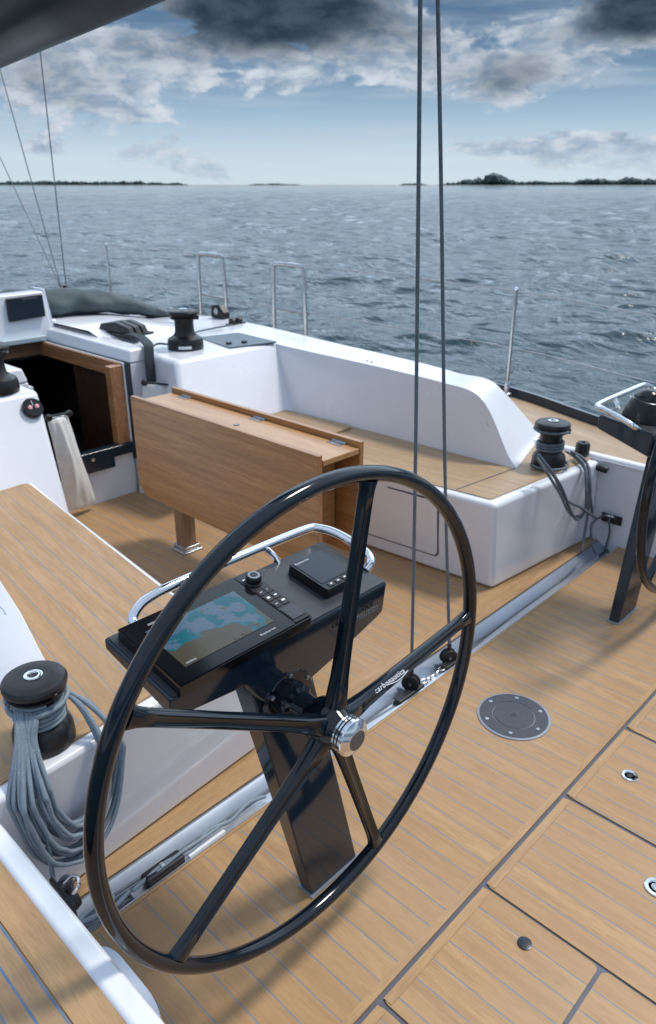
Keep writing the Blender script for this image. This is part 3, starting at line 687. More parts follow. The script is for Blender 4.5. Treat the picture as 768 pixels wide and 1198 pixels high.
# ---------------------------------------------------------------- cabin
def ymid(z): return 3.06 + (z - .41) * .686
def cabin():
    t = thing('cabin', (CX, 3.55, 0), 'white cabin top and aft bulkhead with an open teak-trimmed companionway', 'cabin')
    BY = 3.55
    # bulkhead around the opening
    b = NB(); box(b, 2.125, 2.60, BY, BY + .05, -.03, .70); mk('bulkhead', b, M_white, t)
    b = NB(); box(b, .95, 1.61, BY, BY + .05, -.03, .70); mk('bulkhead', b, M_white, t)
    b = NB(); box(b, 1.605, 2.13, BY, BY + .05, -.03, .265); mk('bulkhead', b, M_white, t)
    # blocks beside the hatch
    for s in (1, -1):
        def m(x): return x if s > 0 else 2 * CX - x
        b = NB(); hexa(b, [(m(2.15), BY - .015, .728), (m(2.285), BY - .015, .728), (m(2.30), 4.85, .728), (m(2.15), 4.85, .728), (m(2.165), BY, .797), (m(2.275), BY, .800), (m(2.32), 4.85, .80), (m(2.19), 4.85, .80)])
        mk('hatch_rail', b, M_white, t, bevel=.012)
        b = NB(); hexa(b, [(m(2.150), BY - .012, -.02), (m(2.285), BY - .012, -.02), (m(2.285), BY + .04, -.02), (m(2.15), BY + .04, -.02), (m(2.150), BY - .012, .727), (m(2.285), BY - .012, .727), (m(2.285), BY + .04, .727), (m(2.15), BY + .04, .727)])
        mk('hatch_jamb', b, M_white, t, bevel=.008)
    # roof, cambered, from the hatch rails outboard
    def roof(x0, x1, y0, y1, nx=18):
        b = NB(); xs = [x0 + (x1 - x0) * i / nx for i in range(nx + 1)]
        zf = lambda x: .80 + .03 * math.cos(min(1, abs(x - CX) / 1.0) * math.pi / 2) - .115 * max(0, (abs(x - CX) - .75) / .62) ** 1.7
        ys = [y0, y0 + .02, (y0 + y1) / 2, y1]
        ys = [y0 - .12, y0 - .06, y0, y0 + .10, (y0 + y1) / 2, y1]; kk = [0, .15, .6, 1, 1, 1]
        loft(b, [[(x, y, (zf(x) - max(0, y - y0) * .004) * k + .7600 * (1 - k)) for x in xs] for y, k in zip(ys, kk)], cap=False, closed=False)
        lo = [[(x, y1, zf(x)) for x in xs], [(x, y1 + .5, .5) for x in xs]]
        loft(b, lo, cap=False, closed=False); mk('roof', b, M_white, t)
    roof(2.24, 3.30, 3.99, 8.3); roof(.44, 1.44, 3.99, 8.3)
    b = NB(); box(b, 1.43, 2.31, 4.60, 8.3, .74, .828); mk('roof', b, M_white, t, bevel=.01)
    b = NB(); slab(b, [(2.28, 3.50), (3.02, 3.50), (3.02, 4.02), (2.28, 4.02)], .70, .7615); slab(b, [(2.28, 3.98), (3.30, 3.98), (3.30, 4.1), (2.28, 4.1)], .70, .7585); mk('roof_shoulder', b, M_white, t)
    # display garage at the front of the sliding hatch
    b = NB(); hexa(b, [(1.50, 4.47, .745), (2.215, 4.47, .745), (2.23, 4.62, .745), (1.50, 4.62, .745), (1.50, 4.50, 1.008), (2.195, 4.50, 1.018), (2.21, 4.62, 1.018), (1.50, 4.62, 1.008)])
    mk('hatch_garage', b, M_white, t, bevel=.012)
    b = NB(); hexa(b, [(2.20, 4.488, .80), (2.232, 4.492, .80), (2.232, 4.66, .80), (2.20, 4.66, .80), (2.196, 4.51, 1.03), (2.214, 4.512, 1.03), (2.214, 4.66, 1.03), (2.196, 4.66, 1.03)]); mk('garage_post', b, M_white2, t, bevel=.004)
    b = NB(); box(b, 1.56, 2.13, 4.40, 4.49, .742, .774); mk('sliding_hatch_edge', b, M_glass2, t, bevel=.006)
    # companionway: sill, seals, teak lining
    t2 = t
    X1, X0 = 2.108, 1.628
    b = NB(); box(b, X1 - .075, X1, BY - .008, BY + .045, .295, .728); f = mk('doorway_trim', b, M_trim, t2, bevel=.004)
    b = NB(); box(b, X1 - .010, X1 + .004, BY + .03, 4.468, .655, .737); mk('hatch_lining', b, M_trim, t2, bevel=.003)
    b = NB(); box(b, X0 - .004, X1 + .004, 4.462, 4.478, .655, .737); mk('hatch_lining', b, M_trimx, t2, bevel=.003)
    b = NB(); box(b, X1 + .005, X1 + .013, BY - .010, 4.47, .728, .739); box(b, X1 + .001, X1 + .009, BY - .014, BY - .006, .29, .739); mk('white_edge', b, M_white, t2)
    b = NB(); box(b, X1 + .014, 2.150, BY - .004, 4.50, .722, .735); box(b, X1 + .010, 2.152, BY - .018, BY + .01, .20, .735); box(b, X0, 2.15, 4.478, 4.50, .70, .75); mk('rubber_seal', b, M_strap, t2)
    # drop-board sill
    b = NB(); prism(b, [(1.63, BY - .03, .19), (1.99, BY - .03, .19), (1.99, BY - .03, .245), (2.13, BY - .03, .245), (2.13, BY - .03, .303), (1.63, BY - .03, .303)],
                    [(1.63, BY + .03, .19), (1.99, BY + .03, .19), (1.99, BY + .03, .245), (2.13, BY + .03, .245), (2.13, BY + .03, .303), (1.63, BY + .03, .303)])
    s = mk('sill', b, M_navy, t2, bevel=.006); c = at_y(109, 538, BY - .03)
    mk('lock', lathe(NB(), [(.011, 0), (.010, .006), (0, .008)], c, 20, (0, -1, 0)), M_chrome, s)
    # the dark cabin inside
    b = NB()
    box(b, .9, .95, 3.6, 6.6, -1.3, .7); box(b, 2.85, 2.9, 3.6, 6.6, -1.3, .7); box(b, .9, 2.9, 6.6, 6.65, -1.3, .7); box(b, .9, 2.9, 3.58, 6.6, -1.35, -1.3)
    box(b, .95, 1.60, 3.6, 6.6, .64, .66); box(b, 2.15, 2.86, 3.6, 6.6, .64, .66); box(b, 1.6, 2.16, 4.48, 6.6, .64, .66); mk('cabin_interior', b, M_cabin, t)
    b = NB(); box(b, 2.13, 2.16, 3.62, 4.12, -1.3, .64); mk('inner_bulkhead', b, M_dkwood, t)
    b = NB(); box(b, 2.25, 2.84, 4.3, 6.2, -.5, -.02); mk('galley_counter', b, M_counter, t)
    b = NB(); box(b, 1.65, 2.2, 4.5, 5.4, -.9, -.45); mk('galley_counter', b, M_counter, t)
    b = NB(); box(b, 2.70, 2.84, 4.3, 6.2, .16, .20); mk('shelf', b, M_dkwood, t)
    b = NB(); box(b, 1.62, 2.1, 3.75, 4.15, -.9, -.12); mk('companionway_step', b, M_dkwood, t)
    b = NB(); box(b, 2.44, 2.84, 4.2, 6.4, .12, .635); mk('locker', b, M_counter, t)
    c = at_x(98, 440, 2.438); b = NB(); box(b, 2.428, 2.4405, c.y - .07, c.y + .07, c.z - .055, c.z + .055); mk('hull_window', b, M_lit, t)
M_glass2 = plain('frosted_hatch_edge', (.42, .52, .58), .3, var=.05)
M_trimx = varnished('companion_teak_cross', (.28, .15, .085), (.17, .085, .045), 'X')
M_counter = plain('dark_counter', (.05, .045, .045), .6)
def lit():
    m, t, p = new_mat('daylit_window'); p.inputs['Base Color'].default_value = (.4, .44, .46, 1); p.inputs['Emission Color'].default_value = (.55, .64, .70, 1); p.inputs['Emission Strength'].default_value = .45; return m
M_lit = lit()
cabin()
t = thing('cockpit_display', (2.08, 4.49, .93), 'dark blank rectangular display on the white panel above the companionway', 'display')
b = NB(); q = [at_y(8, 350, 4.478), at_y(50, 344.4, 4.478), at_y(54, 370, 4.458), at_y(12.5, 377, 4.458)]
prism(b, [p + Vector((0, .03, 0)) for p in q], q); mk('bezel', b, M_black, t, bevel=.004)
cq = sum((Vector(p) for p in q), Vector()) / 4; qi = [cq + (p - cq) * .92 for p in q]
b = NB(); prism(b, [p + Vector((0, .004, 0)) for p in qi], [p + Vector((0, -.0015, 0)) for p in qi]); mk('glass', b, M_screen, t)
mk('lettering', text_bm('Raymarine', .022, frame(q[0].lerp(q[1], .40) + Vector((0, -.004, -.017)), (1, 0, 0), (0, 0, 1)), .0003), M_letterd, t)

def winch_box(s):
    """the shoulder beside the companionway that carries a cabin-top winch"""
    def m(x, y, z): return (x, y, z) if s > 0 else (2 * CX - x - (.0), y, z)
    t = None
    b = NB(); x0 = 2.285 if s > 0 else 2.215
    xb = 2.13 if s > 0 else 2.36
    hexa(b, [m(xb, ymid(0) if s < 0 else ymid(.38), 0.0 if s < 0 else .38), m(2.98, ymid(0) if s < 0 else ymid(.38), 0.0 if s < 0 else .38), m(2.98, 3.80, 0.0 if s < 0 else .38), m(2.285 if s > 0 else 2.36, 3.54, 0.0 if s < 0 else .38),
             m(x0, ymid(.76), .760 if s > 0 else .745), m(3.04, ymid(.76), .757 if s > 0 else .745), m(3.04, 3.80, .765), m(x0, 3.80, .765 if s > 0 else .75)])
    o = mk('winch_shoulder', b, M_white, bevel=.028, seg=5)
    return o
o = winch_box(1); tag(o, 'white moulded shoulder under the black winch, right of the companionway', 'moulding')
o = winch_box(-1); tag(o, 'white moulded shoulder with a round button panel, left of the companionway', 'moulding')

# smoked plate in the shoulder
t = thing('deck_locker_plate', (2.8, 3.5, .77), 'blue-grey glossy plate with two dark knobs beside the upright winch', 'deck plate')
q = [at_z(x, y, .7665) for x, y in ((231, 394.5), (279, 389), (324, 399.5), (269, 406.5))]
b = NB(); prism(b, [p - Vector((0, 0, .008)) for p in q], q); mk('plate', b, plain('blue_grey_plate', (.075, .115, .155), .22, var=.05), t)
for x, y in ((268, 402), (286, 400.5)):
    c = at_z(x, y, .7665); mk('knob', lathe(NB(), [(.018, 0), (.017, .009), (0, .011)], c, 20), M_black, t)

# folded sprayhood
def sprayhood():
    prof = [(-1.42, .60, .70), (-1.30, .70, .76), (-1.1, .78, .885), (-.78, .815, .955), (-.4, .83, .985), (0, .835, 1.0), (.4, .83, .985), (.62, .828, .968), (.78, .82, .955), (.95, .80, .92), (1.1, .775, .872), (1.25, .735, .79), (1.37, .68, .705), (1.44, .62, .64)]
    pts = smooth_path([(CX + a, lo, hi) for a, lo, hi in prof], 5); rings = []
    for i, (x, lo, hi) in enumerate(pts):
        n = 14; rg = []; h = hi - lo; yb = 4.66 - .10 * (abs(x - CX) / 1.4) ** 2
        for j in range(n):
            a = 2 * math.pi * j / n; w = .14 + .04 * mnoise.noise(Vector((x * 4, j, 0)))
            k = 1 + .30 * mnoise.noise(Vector((x * 7, math.cos(a) * 1.4, math.sin(a) * 1.4 + 5)))
            rg.append((x, yb + .14 - w * math.cos(a) * k, lo + h * .5 + (h * .5 + .012) * math.sin(a) * k + .012 * mnoise.noise(Vector((x * 15, j * .7, 3)))))
        rings.append(rg)
    tag(mk('folded_sprayhood', loft(NB(), rings), M_cover, sub=1), 'folded charcoal canvas sprayhood lying across the cabin top', 'sprayhood')
sprayhood()

# ---------------------------------------------------------------- winches
def winch(loc, s, lab, h=1.0, ck=1.0):
    t = thing('winch', loc, lab, 'winch', 'black deck winches'); x, y, z = loc
    def L(pr): return [(r * s * (1 if q < .8 else ck + (1 - ck) * max(0, (1.1 - q) / .3)), q * s * h) for r, q in pr]
    mk('skirt', lathe(NB(), L([(1.0, 0), (1.02, .12), (1.0, .55), (.94, .75), (.80, .90), (.72, .98)]), loc, 48), M_winch, t)
    mk('drum', lathe(NB(), L([(.74, .9), (.70, 1.15), (.66, 1.5), (.66, 1.9), (.72, 2.12)]), loc, 48), M_winch, t)
    mk('self_tailer', lathe(NB(), L([(.80, 2.10), (.96, 2.16), (.98, 2.24), (.86, 2.30), (.86, 2.36), (1.03, 2.42), (1.05, 2.52)]), loc, 48), M_winch, t)
    cap = mk('cap', lathe(NB(), L([(1.05, 2.50), (1.05, 2.60), (.98, 2.70), (.80, 2.76), (.3, 2.80), (.27, 2.79)]), loc, 48), M_winch, t)
    b = lathe(NB(), L([(.30, 2.76), (.30, 2.83), (.25, 2.85), (.17, 2.84), (.15, 2.78)]), loc, 32); mk('socket_ring', b, M_chrome, cap)
    mk('socket', lathe(NB(), L([(.16, 2.76), (.155, 2.79), (0, 2.785)]), loc, 8), M_blackg, cap)
    b = NB(); zz = z + 2.18 * s * h
    a0 = R(-80); p = Vector((x + math.cos(a0) * .95 * s, y + math.sin(a0) * .95 * s, zz)); d = Vector((math.cos(a0), math.sin(a0), 0)); e = Vector((-math.sin(a0), math.cos(a0), 0))
    prism(b, [p - d * .2 * s - e * .16 * s, p + d * .16 * s - e * .07 * s, p + d * .16 * s + e * .07 * s, p - d * .2 * s + e * .16 * s],
          [q + Vector((0, 0, .30 * s * h)) for q in (p - d * .2 * s - e * .16 * s, p + d * .16 * s - e * .07 * s, p + d * .16 * s + e * .07 * s, p - d * .2 * s + e * .16 * s)])
    mk('feeder_arm', b, M_winch, t, bevel=.003)
    return t
W1 = Vector((.552, 1.452, .413)); W2 = Vector((3.078, 1.535, .409)); W3 = Vector((2.515, 3.525, .762)); W4 = Vector((1.37, 3.40, .75))
w1 = winch(W1, .069, 'black winch wrapped in a thick hank of rope beside the near wheel', .94)
# raised swirl on the near cap
b = NB(); pts = []
for k in range(40):
    a = R(-150 + 360 * k / 39); r = .046 + .010 * max(0, math.cos(a - R(-70))) ** 6; pts.append(W1 + Vector((math.cos(a) * r, math.sin(a) * r, 2.735 * .069 * .94 - (r - .046) * .12)))
mk('cap_ridge', tube(b, pts, .0009, 6, closed=True), M_blackg, w1)
winch(W2, .076, 'black winch on the far bench corner with a few rope loops hanging', 1.03)
w3 = winch(W3, .099, 'tall bare black winch on the white shoulder right of the companionway', .78, .80)
b = NB(); a0 = R(232)
loft(b, [[W3 + Vector((math.cos(a0 + q) * .1012, math.sin(a0 + q) * .1012, z)), W3 + Vector((math.cos(a0 + q) * .1025, math.sin(a0 + q) * .1025, z)), W3 + Vector((math.cos(a0 + q) * .1025, math.sin(a0 + q) * .1025, z + .016)), W3 + Vector((math.cos(a0 + q) * .1012, math.sin(a0 + q) * .1012, z + .016))] for q, z in [(i * .09 - .36, .012) for i in range(9)]]); mk('name_plate', b, M_letter, w3)
winch(W4, .099, 'bare black winch cut by the left edge, above the round button panel', .78, .80)

def helix(c, r, z0, z1, turns, a0=0, n=28):
    return [Vector((c.x + math.cos(a0 + 2 * math.pi * k / n) * r, c.y + math.sin(a0 + 2 * math.pi * k / n) * r, c.z + z0 + (z1 - z0) * k / (n * turns))) for k in range(int(n * turns) + 1)]
# rope on the near winch
def hank1():
    rnd = random.Random(11); b = NB(); r = .0056
    tube(b, helix(W1, .0545, .068, .130, 5.2, R(200)), r, 10)
    tube(b, helix(W1, .066, .110, .136, 1.1, R(150)), r, 10)
    def loop(A, Bx, zb, xb, y0):
        """one hanging bight: left reach A, right reach Bx, lowest height zb at offset xb"""
        c = W1; g = A / .058; P = [Vector((c.x - .030 - .030 * g, c.y - .050 + .022 * g, c.z + .116 + .006 * g)), Vector((c.x - .052 - .022 * g - A * .25, c.y - .078 + .010 * g, c.z + .070 + .014 * g))]
        for q in (0, .17, .34, .50, .64, .76, .88, 1.0):       # left side down to the lowest point
            P.append(Vector((c.x + (-.062 - .018 * g - A) * math.cos(q * math.pi / 2) ** .72 + xb * math.sin(q * math.pi / 2) ** 1.6, c.y - .104 - y0, c.z - .012 - (c.z - .012 - zb) * math.sin(q * math.pi / 2) ** 1.25)))
        for q in (.22, .42, .62, .82, 1.0):
            P.append(Vector((c.x + xb + (.078 + Bx - xb) * math.sin(q * math.pi / 2) ** .8, c.y - .102 - y0 * (1 - .5 * q), zb + (c.z - .005 - zb) * (1 - math.cos(q * math.pi / 2)) ** .9)))
        P += [Vector((c.x + .070 + Bx * .5, c.y - .060, c.z + .078)), Vector((c.x + .052, c.y - .012, c.z + .120)), Vector((c.x + .03, c.y + .045, c.z + .116)), Vector((c.x - .03, c.y + .04, c.z + .116))]
        return [p + Vector((rnd.gauss(0, .0014), rnd.gauss(0, .0012), rnd.gauss(0, .0016))) for p in P]
    for k in range(15):
        t = k / 14
        tube(b, loop(.058 * (1 - t) ** .9 + rnd.uniform(-.003, .003), .050 - .046 * abs(math.sin(k * 2.1)), .128 + .115 * t + rnd.uniform(-.008, .008), -.016 + .026 * t + rnd.uniform(-.004, .004), -.002 + .013 * (k % 4)), r, 10, closed=True, smooth=6)
    tube(b, [W1 + Vector((-.072, -.05, .07)), W1 + Vector((-.095, -.105, .0)), (W1.x - .085, 1.325, .30), (W1.x - .093, 1.315, .16), (W1.x - .095, 1.31, .09)], r, 10, smooth=7)
    tag(mk('rope_hank', b, M_rope), 'thick grey-blue rope hank hanging in many loops from the near winch', 'rope')
hank1()
def hank2():
    b = NB(); r = .0065; rnd = random.Random(4); c = W2
    tube(b, helix(c, .058, .085, .125, 3, 1.0), r, 8); tube(b, helix(c, .079, .178, .182, 1.0, 0), r * .9, 8); tube(b, helix(c, .090, .015, .012, .75, R(150)), r, 8)
    f = lambda x, y, Y: at_y(x, y, Y)
    L = [[(628, 535, 1.45), (640, 553, 1.40), (655, 577, 1.37), (664, 596, 1.36), (672, 604, 1.36), (683, 600, 1.36), (689, 580, 1.36), (690, 550, 1.40), (682, 537, 1.45), (668, 530, 1.50)],
         [(630, 532, 1.45), (645, 551, 1.40), (658, 572, 1.37), (668, 598, 1.355), (676, 608, 1.355), (685, 596, 1.355), (686, 570, 1.36), (684, 545, 1.40), (674, 533, 1.47)],
         [(668, 528, 1.50), (686, 540, 1.42), (691, 570, 1.36), (688, 600, 1.36), (684, 625, 1.355), (681, 645, 1.33)],
         [(633, 537, 1.45), (650, 560, 1.40), (662, 584, 1.37), (680, 594, 1.35), (697, 606, 1.34)],
         [(670, 532, 1.5), (684, 548, 1.40), (690, 575, 1.365), (693, 600, 1.36)]]
    for l in L: tube(b, [f(x, y, Y) for x, y, Y in l], r, 8, smooth=6)
    tag(mk('rope_hank', b, M_roped), 'loose slate rope loops hanging from the far winch over the white bench', 'rope')
hank2()

# clutches, organiser, straps on the cabin top
t = thing('rope_clutch', (2.36, 4.05, .80), 'low black rope clutch on the cabin top beside the open hatch', 'rope clutch')
c0 = at_z(112, 389, .80); c1 = at_z(152, 395, .80); d = (c1 - c0).normalized(); n2 = Vector((-d.y, d.x, 0))
if n2.y < 0: n2 = -n2
for k in range(3):
    o = c0 + n2 * (.035 + k * .05)
    b = NB(); a, e = o, o + d * (c1 - c0).length
    P = [a, a.lerp(e, .12) + Vector((0, 0, .055)), a.lerp(e, .55) + Vector((0, 0, .072)), a.lerp(e, .9) + Vector((0, 0, .05)), e]
    w = n2 * .021; prism(b, [p - w for p in P], [p + w for p in P]); mk('clutch_cheek', b, M_black, t, bevel=.006)
b = NB(); hexa(b, [c0 - d * .02, c1 + d * .02, c1 + d * .02 + n2 * .17, c0 - d * .02 + n2 * .17] + [p + Vector((0, 0, .012)) for p in (c0 - d * .02, c1 + d * .02, c1 + d * .02 + n2 * .17, c0 - d * .02 + n2 * .17)]); mk('base_plate', b, M_black, t)
t = thing('deck_block', (3.33, 4.2, .77), 'black deck block standing on the outer cabin edge below the left gate hoop', 'block')
p = at_z(258, 372, .765); b = NB(); prism(b, [p + Vector((-.03, -.07, 0)), p + Vector((-.03, .07, 0)), p + Vector((-.03, .06, .085)), p + Vector((-.03, -.02, .095)), p + Vector((-.03, -.075, .04))], [p + Vector((.03, -.07, 0)), p + Vector((.03, .07, 0)), p + Vector((.03, .06, .085)), p + Vector((.03, -.02, .095)), p + Vector((.03, -.075, .04))])
mk('housing', b, M_black, t, bevel=.01); mk('sheave', lathe(NB(), [(0, -.036), (.022, -.036), (.022, .036), (0, .036)], p + Vector((0, 0, .05)), 20, (1, 0, 0)), M_steel, t)
t = thing('cam_cleat', (3.31, 3.95, .77), 'small black cam cleat on the cabin edge holding a thin line', 'cleat')
p = at_z(276, 379, .765)
for s in (-1, 1):
    b = NB(); q = p + Vector((s * .028, 0, 0)); lathe(b, [(.024, 0), (.024, .03), (.015, .04), (0, .042)], q, 20); mk('cam', b, M_black, t)
b = NB(); box(b, p.x - .07, p.x + .07, p.y - .022, p.y + .022, p.z - .002, p.z + .008); mk('base_plate', b, M_black, t, bevel=.003)
ctrl([at_z(272, 380, .785), at_z(250, 384, .78), at_z(226, 390, .778), W3 + Vector((.09, .02, .03))], .006, M_roped, 'sheet_line', 'thin dark line leading from the tall winch to the cabin edge cleat')
ctrl([W3 + Vector((-.09, -.0, .03)), at_z(186, 402, .79), at_z(178, 406, .80)], .006, M_roped, 'sheet_line', 'short dark line between the rope clutch and the tall winch')
def strap():
    b = NB(); w = Vector((.028, .0, 0)); P = [at_z(150, 391, .835), at_z(163, 394, .825), at_z(172, 402, .815), at_y(174, 408, 3.52), at_y(175, 425, 3.50), at_y(177, 448, 3.49)]
    P = smooth_path(P, 5); rings = []
    for i, p in enumerate(P):
        rings.append([p - w, p + w, p + w + Vector((0, -.008, .006)), p - w + Vector((0, -.008, .006))])
    tag(mk('webbing_strap', loft(b, rings), M_strap), 'dark flat rope tail hanging from the clutch down the bulkhead', 'strap')
strap()
tag(mk('hatch_slot', slab(NB(), [tuple(at_z(x, y, .8035).to_2d()) for x, y in ((75, 377.5), (101, 375), (103, 380.5), (88, 381.5))], .7985, .8035), M_strap), 'small dark slot in the white cabin top left of the rope clutch', 'vent')

# ---------------------------------------------------------------- rope bags
def bag(TL, TR, BR, BL, lab, depth, bar=True, n=9, m=14, mat=None):
    t = thing('rope_bag', TL.lerp(TR, .5), lab, 'bag', 'cloth bags beside the companionway')
    V = []; b = NB()
    for i in range(m + 1):
        u = i / m; L = TL.lerp(BL, u); Rr = TR.lerp(BR, u); row = []
        for j in range(n + 1):
            v = j / n; p = L.lerp(Rr, v); out = depth * math.sin(math.pi * v) ** .7 * (.35 + .65 * math.sin(math.pi * min(1, u * .9 + .1)))
            wr = .055 * abs(mnoise.noise(Vector((v * 4 + TL.x * 9 + u * .8, u * 1.1, 0)))) - .01 + .006 * mnoise.noise(Vector((v * 13, u * 6, 2)))
            row.append(p + Vector((0, -out - wr, wr * .4)))
        for j in range(n, -1, -1):
            v = j / n; row.append(L.lerp(Rr, v) + Vector((0, .004, 0)))
        V.append(row)
    loft(b, V); mk('cloth', b, mat or M_cloth, t, sub=1)
    b = NB(); tube(b, [TL + Vector((-.01, -.01, .004)), TL.lerp(TR, .5) + Vector((0, -depth * .5, .006)), TR + Vector((.01, -.01, .004))], .006, 8, smooth=4); mk('top_rod', b, M_strap, t)
    for P in (TL, TR):
        mk('snap', lathe(NB(), [(.017, 0), (.017, .012), (.009, .018), (0, .018)], P + Vector((0, -.012, 0)), 16, (0, -1, 0)), M_black, t)
bag(at_y(55, 488, 3.34), at_y(79, 483, 3.44), at_y(113, 589, 3.50), at_y(80, 600, 3.44), 'long creased cream cloth bag hanging left of the companionway', .045)
bag(at_y(167, 447, 3.46), at_y(203, 452, 3.36), at_y(200, 585, 3.44), at_y(163, 585, 3.52), 'white cloth bag on black clips behind the folded table', .05, mat=plain('pale_canvas', (.66, .69, .72), .7, var=.05))

# engine button panel
t = thing('button_panel', (1.45, 3.24, .68), 'round black panel with two small red buttons on the white moulding', 'switch')
nrm = Vector((0, -1, .686)).normalized(); c = Vector((1.452, 3.246, .681)) + nrm * .004
mk('dial', lathe(NB(), [(.047, -.01), (.047, .008), (.042, .014), (0, .014)], c, 36, nrm), M_blackg, t)
for s in (-1, 1):
    q = c + Vector((s * .016, 0, 0)) + nrm * .014; mk('button', lathe(NB(), [(.010, 0), (.010, .005), (.006, .007), (0, .007)], q, 20, nrm), plain('button_pink', (.62, .30, .33), .4), t)
b = NB(); q = c + nrm * .016; upv = nrm.cross(Vector((1, 0, 0))); upv = upv if upv.z > 0 else -upv
tube(b, [q + upv * .008, q + upv * .03], .0018, 6); mk('mark', b, M_letter, t)

# ---------------------------------------------------------------- table
t = thing('cockpit_table', (CX, 2.3, 0), 'folded teak cockpit table with both leaves hanging, standing in front of the companionway', 'table')
zt, yA, yF = .745, 1.728, 2.905
def leaf(x0, x1):
    P = [(yF, zt), (yA, zt), (yA, .31), (yA + .035, .275), (yF - .05, .275), (yF, .315)]
    P = [(y, z) for y, z in P]; b = NB(); prism(b, [(x0, y, z) for y, z in P], [(x1, y, z) for y, z in P]); return b
mk('drop_leaf', leaf(1.752, 1.774), M_table, t, bevel=.003); mk('drop_leaf', leaf(1.972, 1.994), M_table, t, bevel=.003)
b = NB(); box(b, 1.778, 1.968, yA - .0, yF - .01, .700, .722); top = mk('table_top', b, M_tabtop, t, bevel=.003)
mk('fiddle_hole', lathe(NB(), [(.013, 0), (.013, .0012), (0, .0012)], at_z(277, 497, .7225), 20), M_blackg, top)
b = NB(); box(b, 1.80, 1.945, yA + .10, yF - .12, .34, .698); mk('centre_box', b, M_tableE, t, bevel=.004)
for y in (1.83, 2.28, 2.78):
    b = NB(); box(b, 1.935, 1.969, y - .035, y + .035, .7215, .7245); tube(b, [(1.9695, y - .035, .7245), (1.9695, y + .035, .7245)], .004, 8); mk('hinge', b, M_steel, t)
for y in (2.735, 1.93):
    b = NB(); box(b, 1.835, 1.905, y - .035, y + .035, .012, .36); l = mk('leg', b, varnished('leg_teak', (.36, .23, .14), (.22, .13, .075), 'Z'), t, bevel=.006)
    b = NB(); box(b, 1.815, 1.925, y - .055, y + .055, .001, .010); box(b, 1.825, 1.915, y - .045, y + .045, .010, .03); mk('foot_plate', b, M_steel, l, bevel=.003)

# ---------------------------------------------------------------- helm consoles
def console(cx, s, lab, group, full):
    """s = +1: the console left of the centreline (column leans outboard to -X); s = -1 mirrored"""
    t = thing('helm_console', (cx + s * .153, .96, 0), lab, 'helm console', group)
    def m(dx): return cx + s * dx
    def col(z): return .153 - .233 * z          # column centre offset at height z
    b = NB(); rings = []
    for z in (.004, .25, .5, .70):
        c = col(z); y1 = .978 + .03 * z; w = .082 - .004 * z
        rings.append([(m(c - w), .938, z), (m(c + w), .938, z), (m(c + w), y1, z), (m(c - w), y1, z)])
    mk('column', loft(b, rings), M_navy, t, bevel=.004)
    c = col(0); b = NB(); box(b, min(m(c - .088), m(c + .088)), max(m(c - .088), m(c + .088)), .932, .986, .0005, .005); mk('base_gasket', b, M_ring, t)
    # pod
    aft = [(-.287, .806), (.289, .806), (.289, .728), (.272, .718), (.135, .672), (.06, .652), (-.06, .66), (-.085, .69), (-.118, .738), (-.27, .757), (-.287, .768)]
    b = NB(); fr = []
    for dx, z in aft:
        k = (.806 - z); fr.append((m(dx), 1.12, .838 - k * .62))
    prism(b, [(m(dx), .912 + (.806 - z) * .12, z) for dx, z in aft], fr); mk('pod', b, M_navy, t, bevel=.006)
    ov = Vector((0, .21, .032)).normalized(); nv = Vector((0, -.032, .21)).normalized(); p0 = Vector((cx, .91, .806))
    def P(dx, v, h=0): return p0 + Vector((s * dx if not full else dx, 0, 0)) + ov * v + nv * h
    def plate(u0, u1, v0, v1, h0, h1, r=.006, taper=0):
        poly = rounded([(u0, v0), (u1, v0), (u1, v1), (u0, v1)], r, 4); c = Vector(((u0 + u1) / 2, (v0 + v1) / 2)); b = NB()
        return prism(b, [P(u, v, h0) for u, v in poly], [P(c.x + (u - c.x) * (1 - taper), c.y + (v - c.y) * (1 - taper), h1) for u, v in poly])
    mk('pod_top', plate(-.281, .283, .006, .206, -.002, .0025), M_podtop, t)
    # hub bearing
    hb = Vector((cx, .935, .646)); ax = (0, -1, 0)
    mk('bearing_flange', lathe(NB(), [(.068, -.01), (.068, .006), (.062, .012), (.040, .013), (.038, .035), (.030, .040), (.026, .105), (0, .105)], hb, 44, ax), M_carbon, t)
    for k in range(6):
        a = R(30 + 60 * k); q = hb + Vector((math.cos(a) * .056, -.012, math.sin(a) * .056)); mk('bolt', lathe(NB(), [(.0052, 0), (.0052, .003), (.003, .004), (.0028, .002), (0, .002)], q, 12, ax), M_steel, t)
    # grab rail
    zz = .862; rail = [P(-.215, .196, -.004), P(-.218, .222, .002), P(-.190, .236, .018), P(-.150, .238, .027), P(-.10, .238, .030), P(0, .238, .030), P(.245, .236, .030), P(.290, .218, .030), P(.308, .17, .030), P(.314, .10, .022), P(.308, .070, .012), P(.282, .062, .0)]
    mk('grab_rail', tube(NB(), rail, .0105, 14, smooth=6), M_chrome, t)
    for u in (.13,):
        mk('rail_bracket', tube(NB(), [P(u, .236, .03), P(u + .012, .212, .012), P(u + .015, .20, -.004)], .0075, 10), M_chrome, t)
    return t, P, plate, hb
pt, P, plate, hb = console(.8516, 1, 'near black helm console with a lit chart screen in the middle of the picture', 'black helm consoles', True)
# lettering on the pod's aft face
q = at_y(365, 756, .905); mk('lettering', text_bm('carbonautica', .026, frame((.975, .9105, .752), (1, 0, 0), (0, -.1, 1)), .0006), M_letterd, pt)
